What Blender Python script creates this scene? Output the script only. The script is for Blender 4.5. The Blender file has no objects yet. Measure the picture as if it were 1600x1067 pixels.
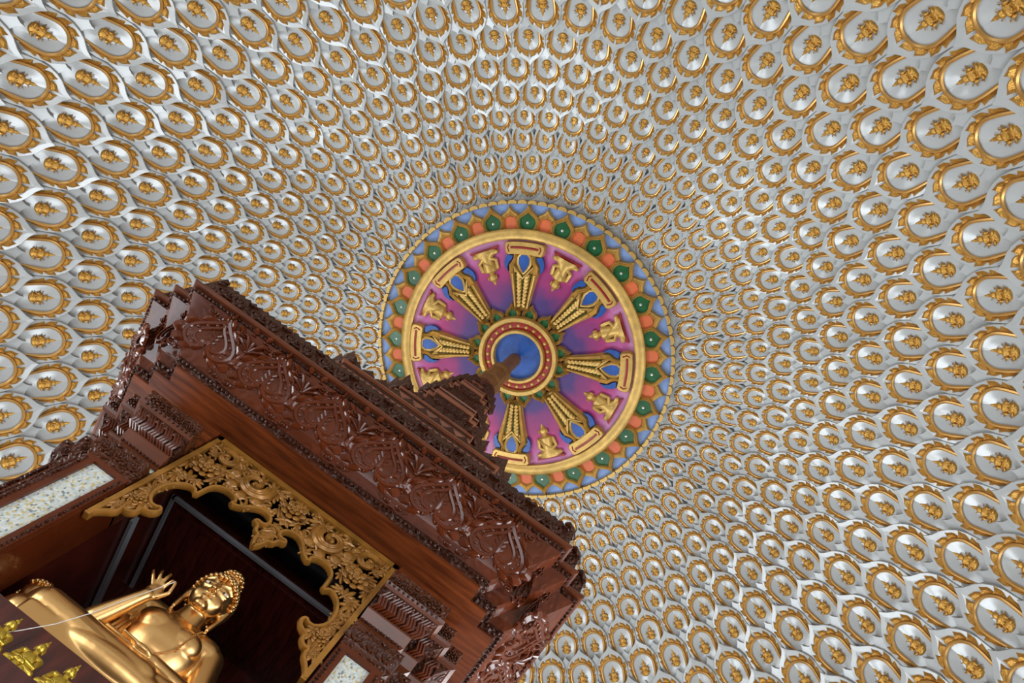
import bpy, math, random
import numpy as np
from mathutils import Matrix, Vector

random.seed(7)
C = bpy.context.scene.collection
PI = math.pi

# ------------------------------------------------------------------ camera
# units: metres, origin on the dome axis at the height of the lens, floor at -1.6
H = 12.0
FLOOR = -1.6
F_PX = 1169.92
ROT = np.array([0.2300, 0.2880, -0.0399])
YAW = math.radians(35.6)


def rodrigues(w):
    th = np.linalg.norm(w); k = w / th
    K = np.array([[0, -k[2], k[1]], [k[2], 0, -k[0]], [-k[1], k[0], 0]])
    return np.eye(3) + math.sin(th) * K + (1 - math.cos(th)) * K @ K


RM = rodrigues(ROT)
SH = np.array([[math.cos(YAW), math.sin(YAW), 0], [-math.sin(YAW), math.cos(YAW), 0], [0, 0, 1]])
CAM = SH @ np.array([0.2971, -0.2549, 0.0]) * H
right, down, fwd = SH @ RM[0], SH @ RM[1], SH @ RM[2]
cam_data = bpy.data.cameras.new('camera')
cam_data.sensor_fit = 'HORIZONTAL'
cam_data.sensor_width = 36.0
cam_data.lens = 36.0 * F_PX / 1600.0
cam_data.clip_start = 0.05
cam = bpy.data.objects.new('camera', cam_data)
C.objects.link(cam)
mw = Matrix.Identity(4)
for i in range(3):
    mw[i][0] = right[i]; mw[i][1] = -down[i]; mw[i][2] = -fwd[i]; mw[i][3] = CAM[i]
cam.matrix_world = mw
bpy.context.scene.camera = cam


def project(P):
    q = np.asarray(P, float) - CAM
    z = q @ fwd
    return 800 + F_PX * (q @ right) / z, 533.5 + F_PX * (q @ down) / z, z


# ------------------------------------------------------------------ light
sc = bpy.context.scene
sc.view_settings.view_transform = 'Standard'
sc.view_settings.look = 'None'
sc.view_settings.gamma = 1.0
sc.view_settings.use_curve_mapping = False
sc.view_settings.exposure = -0.12

world = bpy.data.worlds.new('daylight'); sc.world = world
world.use_nodes = True
bg = world.node_tree.nodes['Background']
bg.inputs[0].default_value = (0.80, 0.90, 1.0, 1)
bg.inputs[1].default_value = 0.6

NWIN = 8
WALL_R = 8.35
WIN_HALF = math.radians(14.0)
WIN_Z0, WIN_Z1 = -0.6, 3.4
WIN_A0 = math.radians(0.0)
WIN_POWER = 500.0
WIN_GAIN = [1.5, 1.6, 1.6, 1.3, 1.4, 0.45, 0.28, 0.6]
WIN_SPAN = [(WIN_Z0, WIN_Z1)] * 6 + [(-1.5, 0.8), (WIN_Z0, WIN_Z1)]      # unseen front opening, set low so the frieze doesn't mirror its light
for i in range(NWIN):
    a = WIN_A0 + i * 2 * PI / NWIN
    ld = bpy.data.lights.new('window_daylight', 'AREA')
    ld.shape = 'RECTANGLE'
    ld.size = 3.4; ld.size_y = WIN_SPAN[i][1] - WIN_SPAN[i][0]
    ld.energy = WIN_POWER * WIN_GAIN[i]
    ld.color = (0.86, 0.94, 1.0)
    lo = bpy.data.objects.new('window_daylight', ld); C.objects.link(lo)
    lo.location = (math.cos(a) * (WALL_R - 0.15), math.sin(a) * (WALL_R - 0.15), sum(WIN_SPAN[i]) / 2)
    d = Vector((-math.cos(a), -math.sin(a), -0.12))
    lo.rotation_euler = d.to_track_quat('-Z', 'Y').to_euler()


# ------------------------------------------------------------------ mesh helpers
class MB:
    def __init__(s):
        s.v = []; s.f = []; s.m = []

    def add(s, verts, faces, mi=0, xf=None):
        o = len(s.v)
        if xf is not None:
            verts = [tuple(xf @ Vector(p)) for p in verts]
        s.v += [tuple(p) for p in verts]
        s.f += [tuple(i + o for i in f) for f in faces]
        s.m += [mi] * len(faces)
        return s

    def grid(s, rows, close_u=False, close_v=False, mi=0, xf=None, flip=False):
        n = len(rows[0]); m = len(rows); F = []
        for i in range(m if close_v else m - 1):
            for j in range(n if close_u else n - 1):
                a = i * n + j; b = i * n + (j + 1) % n
                c = ((i + 1) % m) * n + (j + 1) % n; d = ((i + 1) % m) * n + j
                F.append((a, d, c, b) if flip else (a, b, c, d))
        return s.add([p for r in rows for p in r], F, mi, xf)

    def box(s, x0, x1, y0, y1, z0, z1, mi=0, xf=None):
        V = [(x0, y0, z0), (x1, y0, z0), (x1, y1, z0), (x0, y1, z0), (x0, y0, z1), (x1, y0, z1), (x1, y1, z1), (x0, y1, z1)]
        return s.add(V, [(0, 3, 2, 1), (4, 5, 6, 7), (0, 1, 5, 4), (1, 2, 6, 5), (2, 3, 7, 6), (3, 0, 4, 7)], mi, xf)

    def loft(s, polys, cap0=True, cap1=True, mi=0, xf=None):
        n = len(polys[0])
        s.grid(polys, close_u=True, mi=mi, xf=xf)
        if cap0: s.add(polys[0], [tuple(reversed(range(n)))], mi, xf)
        if cap1: s.add(polys[-1], [tuple(range(n))], mi, xf)
        return s

    def tube(s, path, r, n=6, closed=False, caps=True, mi=0, xf=None, flat=1.0, up=None):
        P = [Vector(p) for p in path]; m = len(P)
        R = r if isinstance(r, (list, tuple)) else [r] * m
        rows = []; prev = None
        for i in range(m):
            a = P[i - 1] if (i > 0 or closed) else P[i]
            b = P[(i + 1) % m] if (i < m - 1 or closed) else P[i]
            t = (b - a)
            t = t.normalized() if t.length > 1e-9 else Vector((0, 0, 1))
            if up is not None:
                nn = Vector(up) - t * t.dot(Vector(up))
            elif prev is None:
                nn = t.orthogonal()
            else:
                nn = prev - t * t.dot(prev)
            if nn.length < 1e-6: nn = t.orthogonal()
            nn.normalize(); prev = nn
            bb = t.cross(nn)
            rows.append([P[i] + (nn * math.sin(2 * PI * j / n) * flat + bb * math.cos(2 * PI * j / n)) * R[i] for j in range(n)])
        s.grid(rows, close_u=True, close_v=closed, mi=mi, xf=xf)
        if caps and not closed:
            s.add(rows[0], [tuple(reversed(range(n)))], mi, xf); s.add(rows[-1], [tuple(range(n))], mi, xf)
        return s

    def lathe(s, prof, n=32, mi=0, xf=None, cap=True):
        rows = [[(r * math.cos(2 * PI * j / n), r * math.sin(2 * PI * j / n), z) for j in range(n)] for r, z in prof]
        s.grid(rows, close_u=True, mi=mi, xf=xf)
        if cap:
            if prof[0][0] > 1e-6: s.add(rows[0], [tuple(reversed(range(n)))], mi, xf)
            if prof[-1][0] > 1e-6: s.add(rows[-1], [tuple(range(n))], mi, xf)
        return s

    def ell(s, c, r, nu=12, nv=8, mi=0, xf=None):
        rows = []
        for i in range(nv + 1):
            t = PI * i / nv
            st = max(math.sin(t), 1e-3)
            rows.append([(c[0] + r[0] * st * math.cos(2 * PI * j / nu), c[1] + r[1] * st * math.sin(2 * PI * j / nu), c[2] - r[2] * math.cos(t)) for j in range(nu)])
        return s.grid(rows, close_u=True, mi=mi, xf=xf)

    def half(s, c, r, h, nu=8, nv=3, mi=0, xf=None):
        """dome sitting on the plane z = c.z"""
        rows = []
        for i in range(nv):
            t = PI / 2 * i / nv
            rows.append([(c[0] + r * math.cos(t) * math.cos(2 * PI * j / nu), c[1] + r * math.cos(t) * math.sin(2 * PI * j / nu), c[2] + h * math.sin(t)) for j in range(nu)])
        o = len(s.v)
        s.grid(rows, close_u=True, mi=mi, xf=xf)
        top = (c[0], c[1], c[2] + h)
        s.add(rows[-1] + [top], [(j, (j + 1) % nu, nu) for j in range(nu)], mi, xf)
        return s

    def capsule(s, p0, r0, p1, r1, n=14, mi=0, xf=None):
        p0 = Vector(p0); p1 = Vector(p1); path = []; R = []
        d = (p1 - p0).normalized()
        for i in range(5):
            t = PI / 2 * (1 - i / 4.0)
            path.append(p0 - d * r0 * math.sin(t)); R.append(max(r0 * math.cos(t), 1e-3))
        for i in range(5):
            t = PI / 2 * (i / 4.0)
            path.append(p1 + d * r1 * math.sin(t)); R.append(max(r1 * math.cos(t), 1e-3))
        return s.tube(path, R, n, mi=mi, xf=xf)

    def prism(s, poly, h0, h1, mi=0, xf=None, inset=0.0):
        """2D outline (x, y) raised from z=h0 to z=h1 with a small bevel"""
        n = len(poly)
        cx = sum(p[0] for p in poly) / n; cy = sum(p[1] for p in poly) / n
        rows = [[(x, y, h0) for x, y in poly], [(x, y, h1 - inset) for x, y in poly]]
        if inset:
            rows.append([(x + (cx - x) * 0.06, y + (cy - y) * 0.06, h1) for x, y in poly])
        s.grid(rows, close_u=True, mi=mi, xf=xf)
        s.add(rows[-1], [tuple(range(n))], mi, xf)
        return s

    def ridge(s, outer, inner, h0, h1, mi=0, xf=None, closed=True):
        """raised frame between two matching outlines"""
        mid = [((a[0] + b[0]) / 2, (a[1] + b[1]) / 2) for a, b in zip(outer, inner)]
        q1 = [((a[0] * 3 + b[0]) / 4, (a[1] * 3 + b[1]) / 4) for a, b in zip(outer, inner)]
        q3 = [((a[0] + b[0] * 3) / 4, (a[1] + b[1] * 3) / 4) for a, b in zip(outer, inner)]
        rows = [[(x, y, h0) for x, y in outer], [(x, y, h1 * .9) for x, y in q1], [(x, y, h1 * .6 + h0 * .4) for x, y in mid],
                [(x, y, h1) for x, y in q3], [(x, y, h0) for x, y in inner]]
        s.grid(rows, close_u=closed, mi=mi, xf=xf)
        return s

    def mesh(s, name, mats, smooth=True):
        me = bpy.data.meshes.new(name)
        me.from_pydata(s.v, [], s.f)
        for m in (mats if isinstance(mats, (list, tuple)) else [mats]):
            me.materials.append(m)
        me.polygons.foreach_set('material_index', s.m)
        me.polygons.foreach_set('use_smooth', [smooth] * len(s.f))
        if smooth:
            me.set_sharp_from_angle(angle=math.radians(42))
        me.update()
        return me

    def build(s, name, mats, parent=None, smooth=True):
        return link(name, s.mesh(name, mats, smooth), parent)


ROOT_LOC = {}


def link(name, me, parent=None, xf=None):
    o = bpy.data.objects.new(name, me)
    C.objects.link(o)
    if parent is not None:
        o.parent = parent
        if parent.name in ROOT_LOC:
            o.matrix_parent_inverse = Matrix.Translation(ROOT_LOC[parent.name]).inverted()
    if xf is not None:
        o.matrix_basis = xf
    return o


def tag(o, label=None, cat=None, group=None, kind=None):
    if label: o['label'] = label
    if cat: o['category'] = cat
    if group: o['group'] = group
    if kind: o['kind'] = kind
    return o


def thing(name, label, cat, loc, group=None):
    o = bpy.data.objects.new(name, None)
    C.objects.link(o); o.location = loc; o.empty_display_size = 0.2
    ROOT_LOC[o.name] = Vector(loc)
    return tag(o, label, cat, group)


def frame_xf(o, ex, ey, en, sx=1, sy=1, sz=1):
    m = Matrix.Identity(4)
    for i in range(3):
        m[i][0] = ex[i] * sx; m[i][1] = ey[i] * sy; m[i][2] = en[i] * sz; m[i][3] = o[i]
    return m


# ------------------------------------------------------------------ materials
def mat(name, col, rough=0.5, metal=0.0, var=0.0, vscale=6.0, bump=0.0, bscale=30.0, coat=0.0, spec=0.5, col2=None, stretch=None, bdist=0.005):
    m = bpy.data.materials.new(name); m.use_nodes = True
    nt = m.node_tree; b = nt.nodes['Principled BSDF']
    b.inputs['Base Color'].default_value = (*col, 1)
    b.inputs['Roughness'].default_value = rough
    b.inputs['Metallic'].default_value = metal
    b.inputs['Specular IOR Level'].default_value = spec
    if coat:
        b.inputs['Coat Weight'].default_value = coat; b.inputs['Coat Roughness'].default_value = 0.12
    tc = nt.nodes.new('ShaderNodeTexCoord'); src = tc.outputs['Object']
    if stretch:
        mp = nt.nodes.new('ShaderNodeMapping'); mp.inputs['Scale'].default_value = stretch
        nt.links.new(src, mp.inputs['Vector']); src = mp.outputs['Vector']
    if var or col2:
        n = nt.nodes.new('ShaderNodeTexNoise'); n.inputs['Scale'].default_value = vscale; n.inputs['Detail'].default_value = 5
        nt.links.new(src, n.inputs['Vector'])
        r = nt.nodes.new('ShaderNodeValToRGB')
        c2 = col2 if col2 else tuple(c * (1 - var) for c in col)
        r.color_ramp.elements[0].position = 0.32; r.color_ramp.elements[0].color = (*c2, 1)
        r.color_ramp.elements[1].position = 0.68; r.color_ramp.elements[1].color = (*col, 1)
        nt.links.new(n.outputs['Fac'], r.inputs['Fac']); nt.links.new(r.outputs['Color'], b.inputs['Base Color'])
    if bump:
        n2 = nt.nodes.new('ShaderNodeTexNoise'); n2.inputs['Scale'].default_value = bscale; n2.inputs['Detail'].default_value = 4
        nt.links.new(src, n2.inputs['Vector'])
        bp = nt.nodes.new('ShaderNodeBump'); bp.inputs['Strength'].default_value = bump; bp.inputs['Distance'].default_value = bdist
        nt.links.new(n2.outputs['Fac'], bp.inputs['Height']); nt.links.new(bp.outputs['Normal'], b.inputs['Normal'])
    return m


def carved(name, col, scale, rough=0.3, strength=1.0, dist=0.02, col2=None):
    """wood with small carved relief (voronoi scrollwork) too fine to build"""
    m = mat(name, col, rough, coat=0.12, var=0.35, vscale=4.0, col2=col2, spec=0.2)
    nt = m.node_tree; b = nt.nodes['Principled BSDF']
    tc = nt.nodes.new('ShaderNodeTexCoord')
    v = nt.nodes.new('ShaderNodeTexVoronoi'); v.inputs['Scale'].default_value = scale; v.feature = 'SMOOTH_F1'
    nt.links.new(tc.outputs['Object'], v.inputs['Vector'])
    w = nt.nodes.new('ShaderNodeMath'); w.operation = 'SINE'
    mu = nt.nodes.new('ShaderNodeMath'); mu.operation = 'MULTIPLY'; mu.inputs[1].default_value = 16.0
    nt.links.new(v.outputs['Distance'], mu.inputs[0]); nt.links.new(mu.outputs[0], w.inputs[0])
    bp = nt.nodes.new('ShaderNodeBump'); bp.inputs['Strength'].default_value = strength; bp.inputs['Distance'].default_value = dist
    nt.links.new(w.outputs[0], bp.inputs['Height']); nt.links.new(bp.outputs['Normal'], b.inputs['Normal'])
    return m


M = {}
M['white'] = mat('white_enamel', (0.47, 0.485, 0.48), 0.18, var=0.10, vscale=2.2, bump=0.05, bscale=6, spec=0.5)
M['shell'] = mat('dome_plaster', (0.60, 0.61, 0.60), 0.6, var=0.12, vscale=1.5)
M['gold'] = mat('gold_paint', (0.66, 0.38, 0.085), 0.34, 0.7, var=0.25, vscale=5, bump=0.6, bscale=30, col2=(0.48, 0.23, 0.04), bdist=0.02)
M['goldrim'] = mat('gold_rim', (0.68, 0.39, 0.12), 0.32, 0.7, var=0.15, vscale=3)
M['goldros'] = mat('gold_rosette', (0.66, 0.41, 0.11), 0.40, 0.45, var=0.3, vscale=7, bump=0.5, bscale=30)
M['sky'] = mat('sky_blue_paint', (0.20, 0.31, 0.60), 0.5, var=0.2, vscale=4)
M['orange'] = mat('orange_paint', (0.66, 0.135, 0.035), 0.45, var=0.2, vscale=5)
M['green'] = mat('green_paint', (0.018, 0.125, 0.04), 0.3, var=0.4, vscale=8)
M['stud'] = mat('silver_stud', (0.85, 0.85, 0.85), 0.2, 0.6)
M['red'] = mat('red_paint', (0.30, 0.012, 0.010), 0.4, var=0.2)
M['blue'] = mat('blue_paint', (0.022, 0.09, 0.36), 0.35, var=0.4, vscale=6)
M['wood'] = mat('carved_wood', (0.135, 0.026, 0.0065), 0.3, var=0.4, vscale=3.5, bump=0.4, bscale=26, coat=0.6, spec=0.12)
M['wooddark'] = carved('carved_dark_wood', (0.072, 0.020, 0.009), 17.0, 0.32, 0.8, 0.012)
M['woodcarve'] = carved('carved_fine_wood', (0.105, 0.028, 0.010), 24.0, 0.3, 0.7, 0.008)
M['woodtrim'] = mat('wood_trim', (0.145, 0.036, 0.012), 0.28, var=0.3, vscale=5, coat=0.25, spec=0.3)
M['woodfield'] = carved('carved_leaf_field', (0.125, 0.024, 0.006), 11.0, 0.4, 0.35, 0.010)
for k_, v_ in (('Coat Weight', 1.0), ('Coat Roughness', 0.1), ('Specular IOR Level', 0.06)):
    M['woodfield'].node_tree.nodes['Principled BSDF'].inputs[k_].default_value = v_
M['lip'] = mat('copper_lip', (0.27, 0.085, 0.038), 0.3, var=0.3, vscale=5, coat=0.2)
M['board'] = mat('plain_board', (0.20, 0.045, 0.011), 0.28, col2=(0.070, 0.015, 0.005), vscale=3.0, coat=0.08, spec=0.3, stretch=(0.8, 9, 9))
M['chamber'] = mat('chamber_planks', (0.095, 0.014, 0.008), 0.2, col2=(0.035, 0.007, 0.004), vscale=4.0, coat=0.15, stretch=(6, 1, 1))
M['black'] = mat('black_lacquer', (0.006, 0.006, 0.007), 0.25)
M['steel'] = mat('grey_metal', (0.50, 0.52, 0.56), 0.4, 0.6)
M['fret'] = mat('gilded_fret', (0.46, 0.205, 0.034), 0.32, 0.3, var=0.35, vscale=9, coat=0.1, bump=0.3, bscale=40)
M['fretleaf'] = mat('gilded_leaf', (0.42, 0.18, 0.03), 0.34, 0.3, var=0.45, vscale=12, coat=0.1, bump=0.3, bscale=50)
M['statue'] = mat('polished_gold', (0.84, 0.50, 0.19), 0.32, 1.0, var=0.08, vscale=3)
M['robe'] = mat('polished_gold_robe', (0.84, 0.49, 0.18), 0.33, 1.0, var=0.12, vscale=4)
M['figure'] = mat('yellow_gold', (0.72, 0.50, 0.07), 0.3, 0.85, var=0.3, vscale=30, bump=0.5, bscale=90)
M['eye'] = mat('eye_white', (0.75, 0.74, 0.70), 0.2)
M['pupil'] = mat('pupil_black', (0.01, 0.01, 0.01), 0.1)
M['thread'] = mat('white_thread', (0.85, 0.84, 0.8), 0.6)
M['spire'] = mat('spire_bronze', (0.30, 0.145, 0.045), 0.35, 0.4, var=0.3, vscale=8)
M['floor'] = mat('floor_stone', (0.09, 0.055, 0.04), 0.4, var=0.2, vscale=1.2)
M['plaster'] = mat('wall_plaster', (0.30, 0.22, 0.17), 0.6, var=0.1)

# painted disc: purple at the hub, magenta, then pale pink at the edge
M['disc'] = mat('pink_disc', (0.5, 0.1, 0.3), 0.45)
nt = M['disc'].node_tree; b = nt.nodes['Principled BSDF']
tc = nt.nodes.new('ShaderNodeTexCoord'); ln = nt.nodes.new('ShaderNodeVectorMath'); ln.operation = 'LENGTH'
nz = nt.nodes.new('ShaderNodeTexNoise'); nz.inputs['Scale'].default_value = 3.0; nz.inputs['Detail'].default_value = 3
nt.links.new(tc.outputs['Object'], nz.inputs['Vector']); nt.links.new(tc.outputs['Object'], ln.inputs[0])
ma = nt.nodes.new('ShaderNodeMath'); ma.operation = 'MULTIPLY_ADD'; ma.inputs[1].default_value = 0.7; ma.inputs[2].default_value = -0.35
nt.links.new(nz.outputs['Fac'], ma.inputs[0])
ad = nt.nodes.new('ShaderNodeMath'); ad.operation = 'ADD'; nt.links.new(ma.outputs[0], ad.inputs[0]); nt.links.new(ln.outputs['Value'], ad.inputs[1])
dv = nt.nodes.new('ShaderNodeMath'); dv.operation = 'DIVIDE'; dv.inputs[1].default_value = 2.0; nt.links.new(ad.outputs[0], dv.inputs[0])
rp = nt.nodes.new('ShaderNodeValToRGB'); cr = rp.color_ramp
cr.elements[0].position = 0.50; cr.elements[0].color = (0.060, 0.024, 0.15, 1)
cr.elements[1].position = 0.97; cr.elements[1].color = (0.50, 0.20, 0.38, 1)
for pos, c in ((0.66, (0.26, 0.02, 0.13)), (0.76, (0.38, 0.024, 0.145)), (0.87, (0.42, 0.08, 0.25))):
    e = cr.elements.new(pos); e.color = (*c, 1)
nt.links.new(dv.outputs[0], rp.inputs['Fac']); nt.links.new(rp.outputs['Color'], b.inputs['Base Color'])

# mother-of-pearl mosaic: tesserae of a few millimetres
M['mosaic'] = mat('pearl_mosaic', (0.7, 0.7, 0.65), 0.2)
nt = M['mosaic'].node_tree; b = nt.nodes['Principled BSDF']
tc = nt.nodes.new('ShaderNodeTexCoord')
mp = nt.nodes.new('ShaderNodeMapping'); mp.inputs['Scale'].default_value = (85, 85, 62)
nt.links.new(tc.outputs['Object'], mp.inputs['Vector'])
vo = nt.nodes.new('ShaderNodeTexVoronoi'); vo.distance = 'CHEBYCHEV'; vo.inputs['Scale'].default_value = 1.0; vo.inputs['Randomness'].default_value = 0.55
nt.links.new(mp.outputs['Vector'], vo.inputs['Vector'])
wn = nt.nodes.new('ShaderNodeSeparateColor'); nt.links.new(vo.outputs['Color'], wn.inputs[0])
rp = nt.nodes.new('ShaderNodeValToRGB'); cr = rp.color_ramp; cr.interpolation = 'CONSTANT'
cr.elements[0].position = 0; cr.elements[0].color = (0.62, 0.66, 0.62, 1)
cr.elements[1].position = 0.92; cr.elements[1].color = (0.25, 0.28, 0.28, 1)
for pos, c in ((0.35, (0.72, 0.74, 0.70)), (0.6, (0.50, 0.55, 0.53)), (0.74, (0.62, 0.48, 0.20)), (0.84, (0.70, 0.66, 0.50))):
    e = cr.elements.new(pos); e.color = (*c, 1)
nt.links.new(wn.outputs[0], rp.inputs['Fac']); nt.links.new(rp.outputs['Color'], b.inputs['Base Color'])

# ------------------------------------------------------------------ room shell
mb = MB(); mb.lathe([(0.001, FLOOR - 0.1), (12, FLOOR - 0.1), (12, FLOOR), (0.001, FLOOR)], 64)
tag(mb.build('floor', M['floor']), kind='structure', label='dark reddish stone floor of the round hall', cat='floor')

# dome profile: ring centres (r, z) / H
RR = [0.2422, 0.2717, 0.3008, 0.3286, 0.3566, 0.3869, 0.4165, 0.4465, 0.4796, 0.5125, 0.5452, 0.5765, 0.6074, 0.6345, 0.6570]
ZZ = [1.0060, 1.0000, 0.9898, 0.9769, 0.9617, 0.9417, 0.9187, 0.8902, 0.8585, 0.8236, 0.7843, 0.7397, 0.6894, 0.6355, 0.5770]
NN = [48, 54, 61] + [62] * 12
PH = [0.1253, 0.0812, 0.0714, 0.0609, 0.0066, 0.0524, 0.0013, 0.0491, 0.0990, 0.0462, -0.0033, 0.0474, -0.0026]
SP = 2 * PI / 62
PH += [0.0474, -0.0026]

prof = [(2.50, 12.08)] + [(RR[k] * H + 0.05, ZZ[k] * H + 0.07) for k in range(15)] + [(8.10, 6.0), (8.22, 5.3), (8.25, 4.5), (WALL_R, 4.5), (WALL_R + .3, 4.5), (WALL_R + .3, 6.2), (7.7, 8.9), (6.2, 10.9), (4.3, 12.3), (2.5, 12.6), (0.001, 12.7)]
mb = MB()
rows = [[(r * math.cos(2 * PI * j / 124), r * math.sin(2 * PI * j / 124), z) for j in range(124)] for r, z in prof]
mb.grid(rows, close_u=True, flip=True)
mb.lathe([(2.56, 12.06), (0.001, 12.06)], 64, cap=False)
ceiling = tag(mb.build('ceiling', M['shell']), kind='structure', label='white dome lined with overlapping scale tiles bearing small gold figures', cat='ceiling')

# drum wall with tall window openings
mb = MB()
NSEG = 120
for j in range(NSEG):
    a0 = 2 * PI * j / NSEG; a1 = 2 * PI * (j + 1) / NSEG; am = (a0 + a1) / 2
    dd, wi = min((abs((am - (WIN_A0 + i * 2 * PI / NWIN) + PI) % (2 * PI) - PI), i) for i in range(NWIN))
    spans = [(FLOOR, 4.55)] if dd > WIN_HALF else [(FLOOR, max(WIN_SPAN[wi][0], FLOOR + 0.05)), (WIN_SPAN[wi][1], 4.55)]
    for z0, z1 in spans:
        V = [(r * math.cos(a), r * math.sin(a), z) for r in (WALL_R, WALL_R + 0.3) for z in (z0, z1) for a in (a0, a1)]
        mb.add(V, [(0, 1, 3, 2), (4, 6, 7, 5), (0, 4, 5, 1), (2, 3, 7, 6), (0, 2, 6, 4), (1, 5, 7, 3)])
tag(mb.build('wall_round', M['plaster'], smooth=False), kind='structure', label='brown plastered drum wall below the dome', cat='wall')
for i in range(NWIN):
    a = WIN_A0 + i * 2 * PI / NWIN
    ex = Vector((-math.sin(a), math.cos(a), 0)); en = Vector((math.cos(a), math.sin(a), 0))
    xf = frame_xf(en * (WALL_R - 0.03), ex, Vector((0, 0, 1)), en)
    WIN_Z0, WIN_Z1 = WIN_SPAN[i]
    mb = MB()
    for x0, x1, y0, y1 in ((-2.1, -1.95, WIN_Z0, WIN_Z1), (1.95, 2.1, WIN_Z0, WIN_Z1), (-2.1, 2.1, WIN_Z1, WIN_Z1 + .15), (-2.1, 2.1, WIN_Z0 - .15, WIN_Z0), (-.04, .04, WIN_Z0, WIN_Z1)):
        mb.box(x0, x1, y0, y1, 0, 0.1, 0, xf)
    tag(mb.build('window_%d' % (i + 1), M['woodtrim'], smooth=False), kind='structure', label='tall wooden window frame in the drum wall', cat='window')

# ------------------------------------------------------------------ dome scale tiles
# template in tile units: x across (1 = spacing), y towards the apex (1 = ring spacing), z into the room


def mirror(poly):
    return poly + [(-x, y) for x, y in reversed(poly) if abs(x) > 1e-6]


def interp(pts, t):
    for (t0, v0), (t1, v1) in zip(pts, pts[1:]):
        if t <= t1:
            return v0 + (v1 - v0) * (t - t0) / (t1 - t0)
    return pts[-1][1]


def arch_point(s):
    """gold arch centre line, s from -1 (left foot) over 0 (crown) to 1 (right foot)"""
    a = abs(s)
    if a < 0.62:
        t = a / 0.62 * PI / 2
        x = 0.335 * math.sin(t); y = 0.12 + 0.335 * math.cos(t)
    else:
        t = (a - 0.62) / 0.38
        x = 0.335 - 0.085 * t ** 1.6; y = 0.12 - 0.60 * t
    return (x if s >= 0 else -x), y


def arch_normal(s):
    x0, y0 = arch_point(s - 0.01); x1, y1 = arch_point(s + 0.01)
    tx, ty = x1 - x0, y1 - y0
    l = math.hypot(tx, ty)
    return -ty / l, tx / l


def tile_plane(y):
    return 0.115 + 0.17 * y


body_half = [(0.0, -0.62), (0.22, -0.60), (0.37, -0.45), (0.465, -0.25), (0.50, -0.02), (0.49, 0.20), (0.445, 0.38), (0.365, 0.53), (0.275, 0.635), (0.185, 0.70), (0.105, 0.76), (0.045, 0.83), (0.0, 0.90)]
body = [(-x, y) for x, y in reversed(body_half)][:-1] + body_half[0:1] + body_half[1:]
body = [(x, y) for x, y in body_half] + [(-x, y) for x, y in reversed(body_half[1:-1])]

plate = MB()
n = len(body)
cx, cy = 0.0, 0.10


def body_row(f, dz, sink=0.0):
    out = []
    for x, y in body:
        X = cx + (x - cx) * f; Y = cy + (y - cy) * f
        out.append((X, Y, tile_plane(Y) + dz))
    return out


plate.grid([body_row(0.90, -0.25), body_row(0.90, -0.06), body_row(0.985, -0.05), body_row(1.0, 0.0), body_row(0.975, 0.018), body_row(0.80, 0.022)], close_u=True)
niche = []
NS = 22
feet = [(-0.25, -0.48), (0.25, -0.48)]
arch_out = [arch_point(-1 + 2 * i / NS) for i in range(NS + 1)]
# flat field then shallow bowl inside the arch
plate.grid([body_row(0.80, 0.022), body_row(0.62, 0.015), body_row(0.42, -0.010), body_row(0.2, -0.028)], close_u=True)
plate.add(body_row(0.2, -0.028) + [(cx, cy, tile_plane(cy) - 0.032)], [(j, (j + 1) % n, n) for j in range(n)])
# white joint piece with a two-horned cusp, beside the left flank
joint = [(-0.5 + x, y) for x, y in mirror([(0.0, 0.74), (0.03, 0.665), (0.085, 0.60), (0.15, 0.555), (0.225, 0.53), (0.20, 0.40), (0.12, 0.30), (0.05, 0.12), (0.02, -0.1)])]
jn = len(joint)
plate.grid([[(x, y, 0.085 + 0.145 * y - 0.14) for x, y in joint], [(x, y, 0.085 + 0.145 * y - 0.01) for x, y in joint],
            [(-.5 + (x + .5) * .95, .4 + (y - .4) * .97, 0.085 + 0.145 * y) for x, y in joint]], close_u=True)
plate.add([(-.5 + (x + .5) * .95, .4 + (y - .4) * .97, 0.085 + 0.145 * y) for x, y in joint], [tuple(range(jn))])

rim = MB()
path = []; rad = []
for i in range(25):
    s = -1 + 2 * i / 24
    x, y = arch_point(s)
    path.append((x, y, tile_plane(y) + 0.028)); rad.append(0.032 if abs(s) < 0.8 else 0.032 - 0.05 * (abs(s) - 0.8))
rim.tube(path, rad, 6)

flame = MB()
for sgn in (-1, 1):
    for q in range(4):
        s1 = 0.025 + q * 0.2; s0 = s1 + 0.2      # tip towards the crown
        L = (0.17, 0.165, 0.145, 0.10)[q]
        rows = []
        for i in range(7):
            t = i / 6
            s = s0 + (s1 - s0) * t
            x, y = arch_point(s); nx, ny = arch_normal(s)
            off = 0.028
            wdt = L * (math.sin(PI * min(1, t * 0.85 + 0.15)) ** 0.6 if t < 0.8 else 0.75) * (0.35 + 0.75 * t)
            if i == 6: wdt = L * 0.30
            tip = 0.0 if i < 5 else 0.05
            a = (x + nx * off, y + ny * off); bmid = (x + nx * (off + wdt * 0.55), y + ny * (off + wdt * 0.55)); c = (x + nx * (off + wdt), y + ny * (off + wdt))
            if i == 5:
                tx, ty = ny, -nx
                c = (c[0] - tx * 0.05 + nx * 0.03, c[1] - ty * 0.05 + ny * 0.03)
            rows.append([(sgn * a[0], a[1], tile_plane(a[1]) + 0.018), (sgn * bmid[0], bmid[1], tile_plane(bmid[1]) + 0.062), (sgn * c[0], c[1], tile_plane(c[1]) + 0.018)])
        flame.grid(rows, flip=(sgn < 0))


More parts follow.
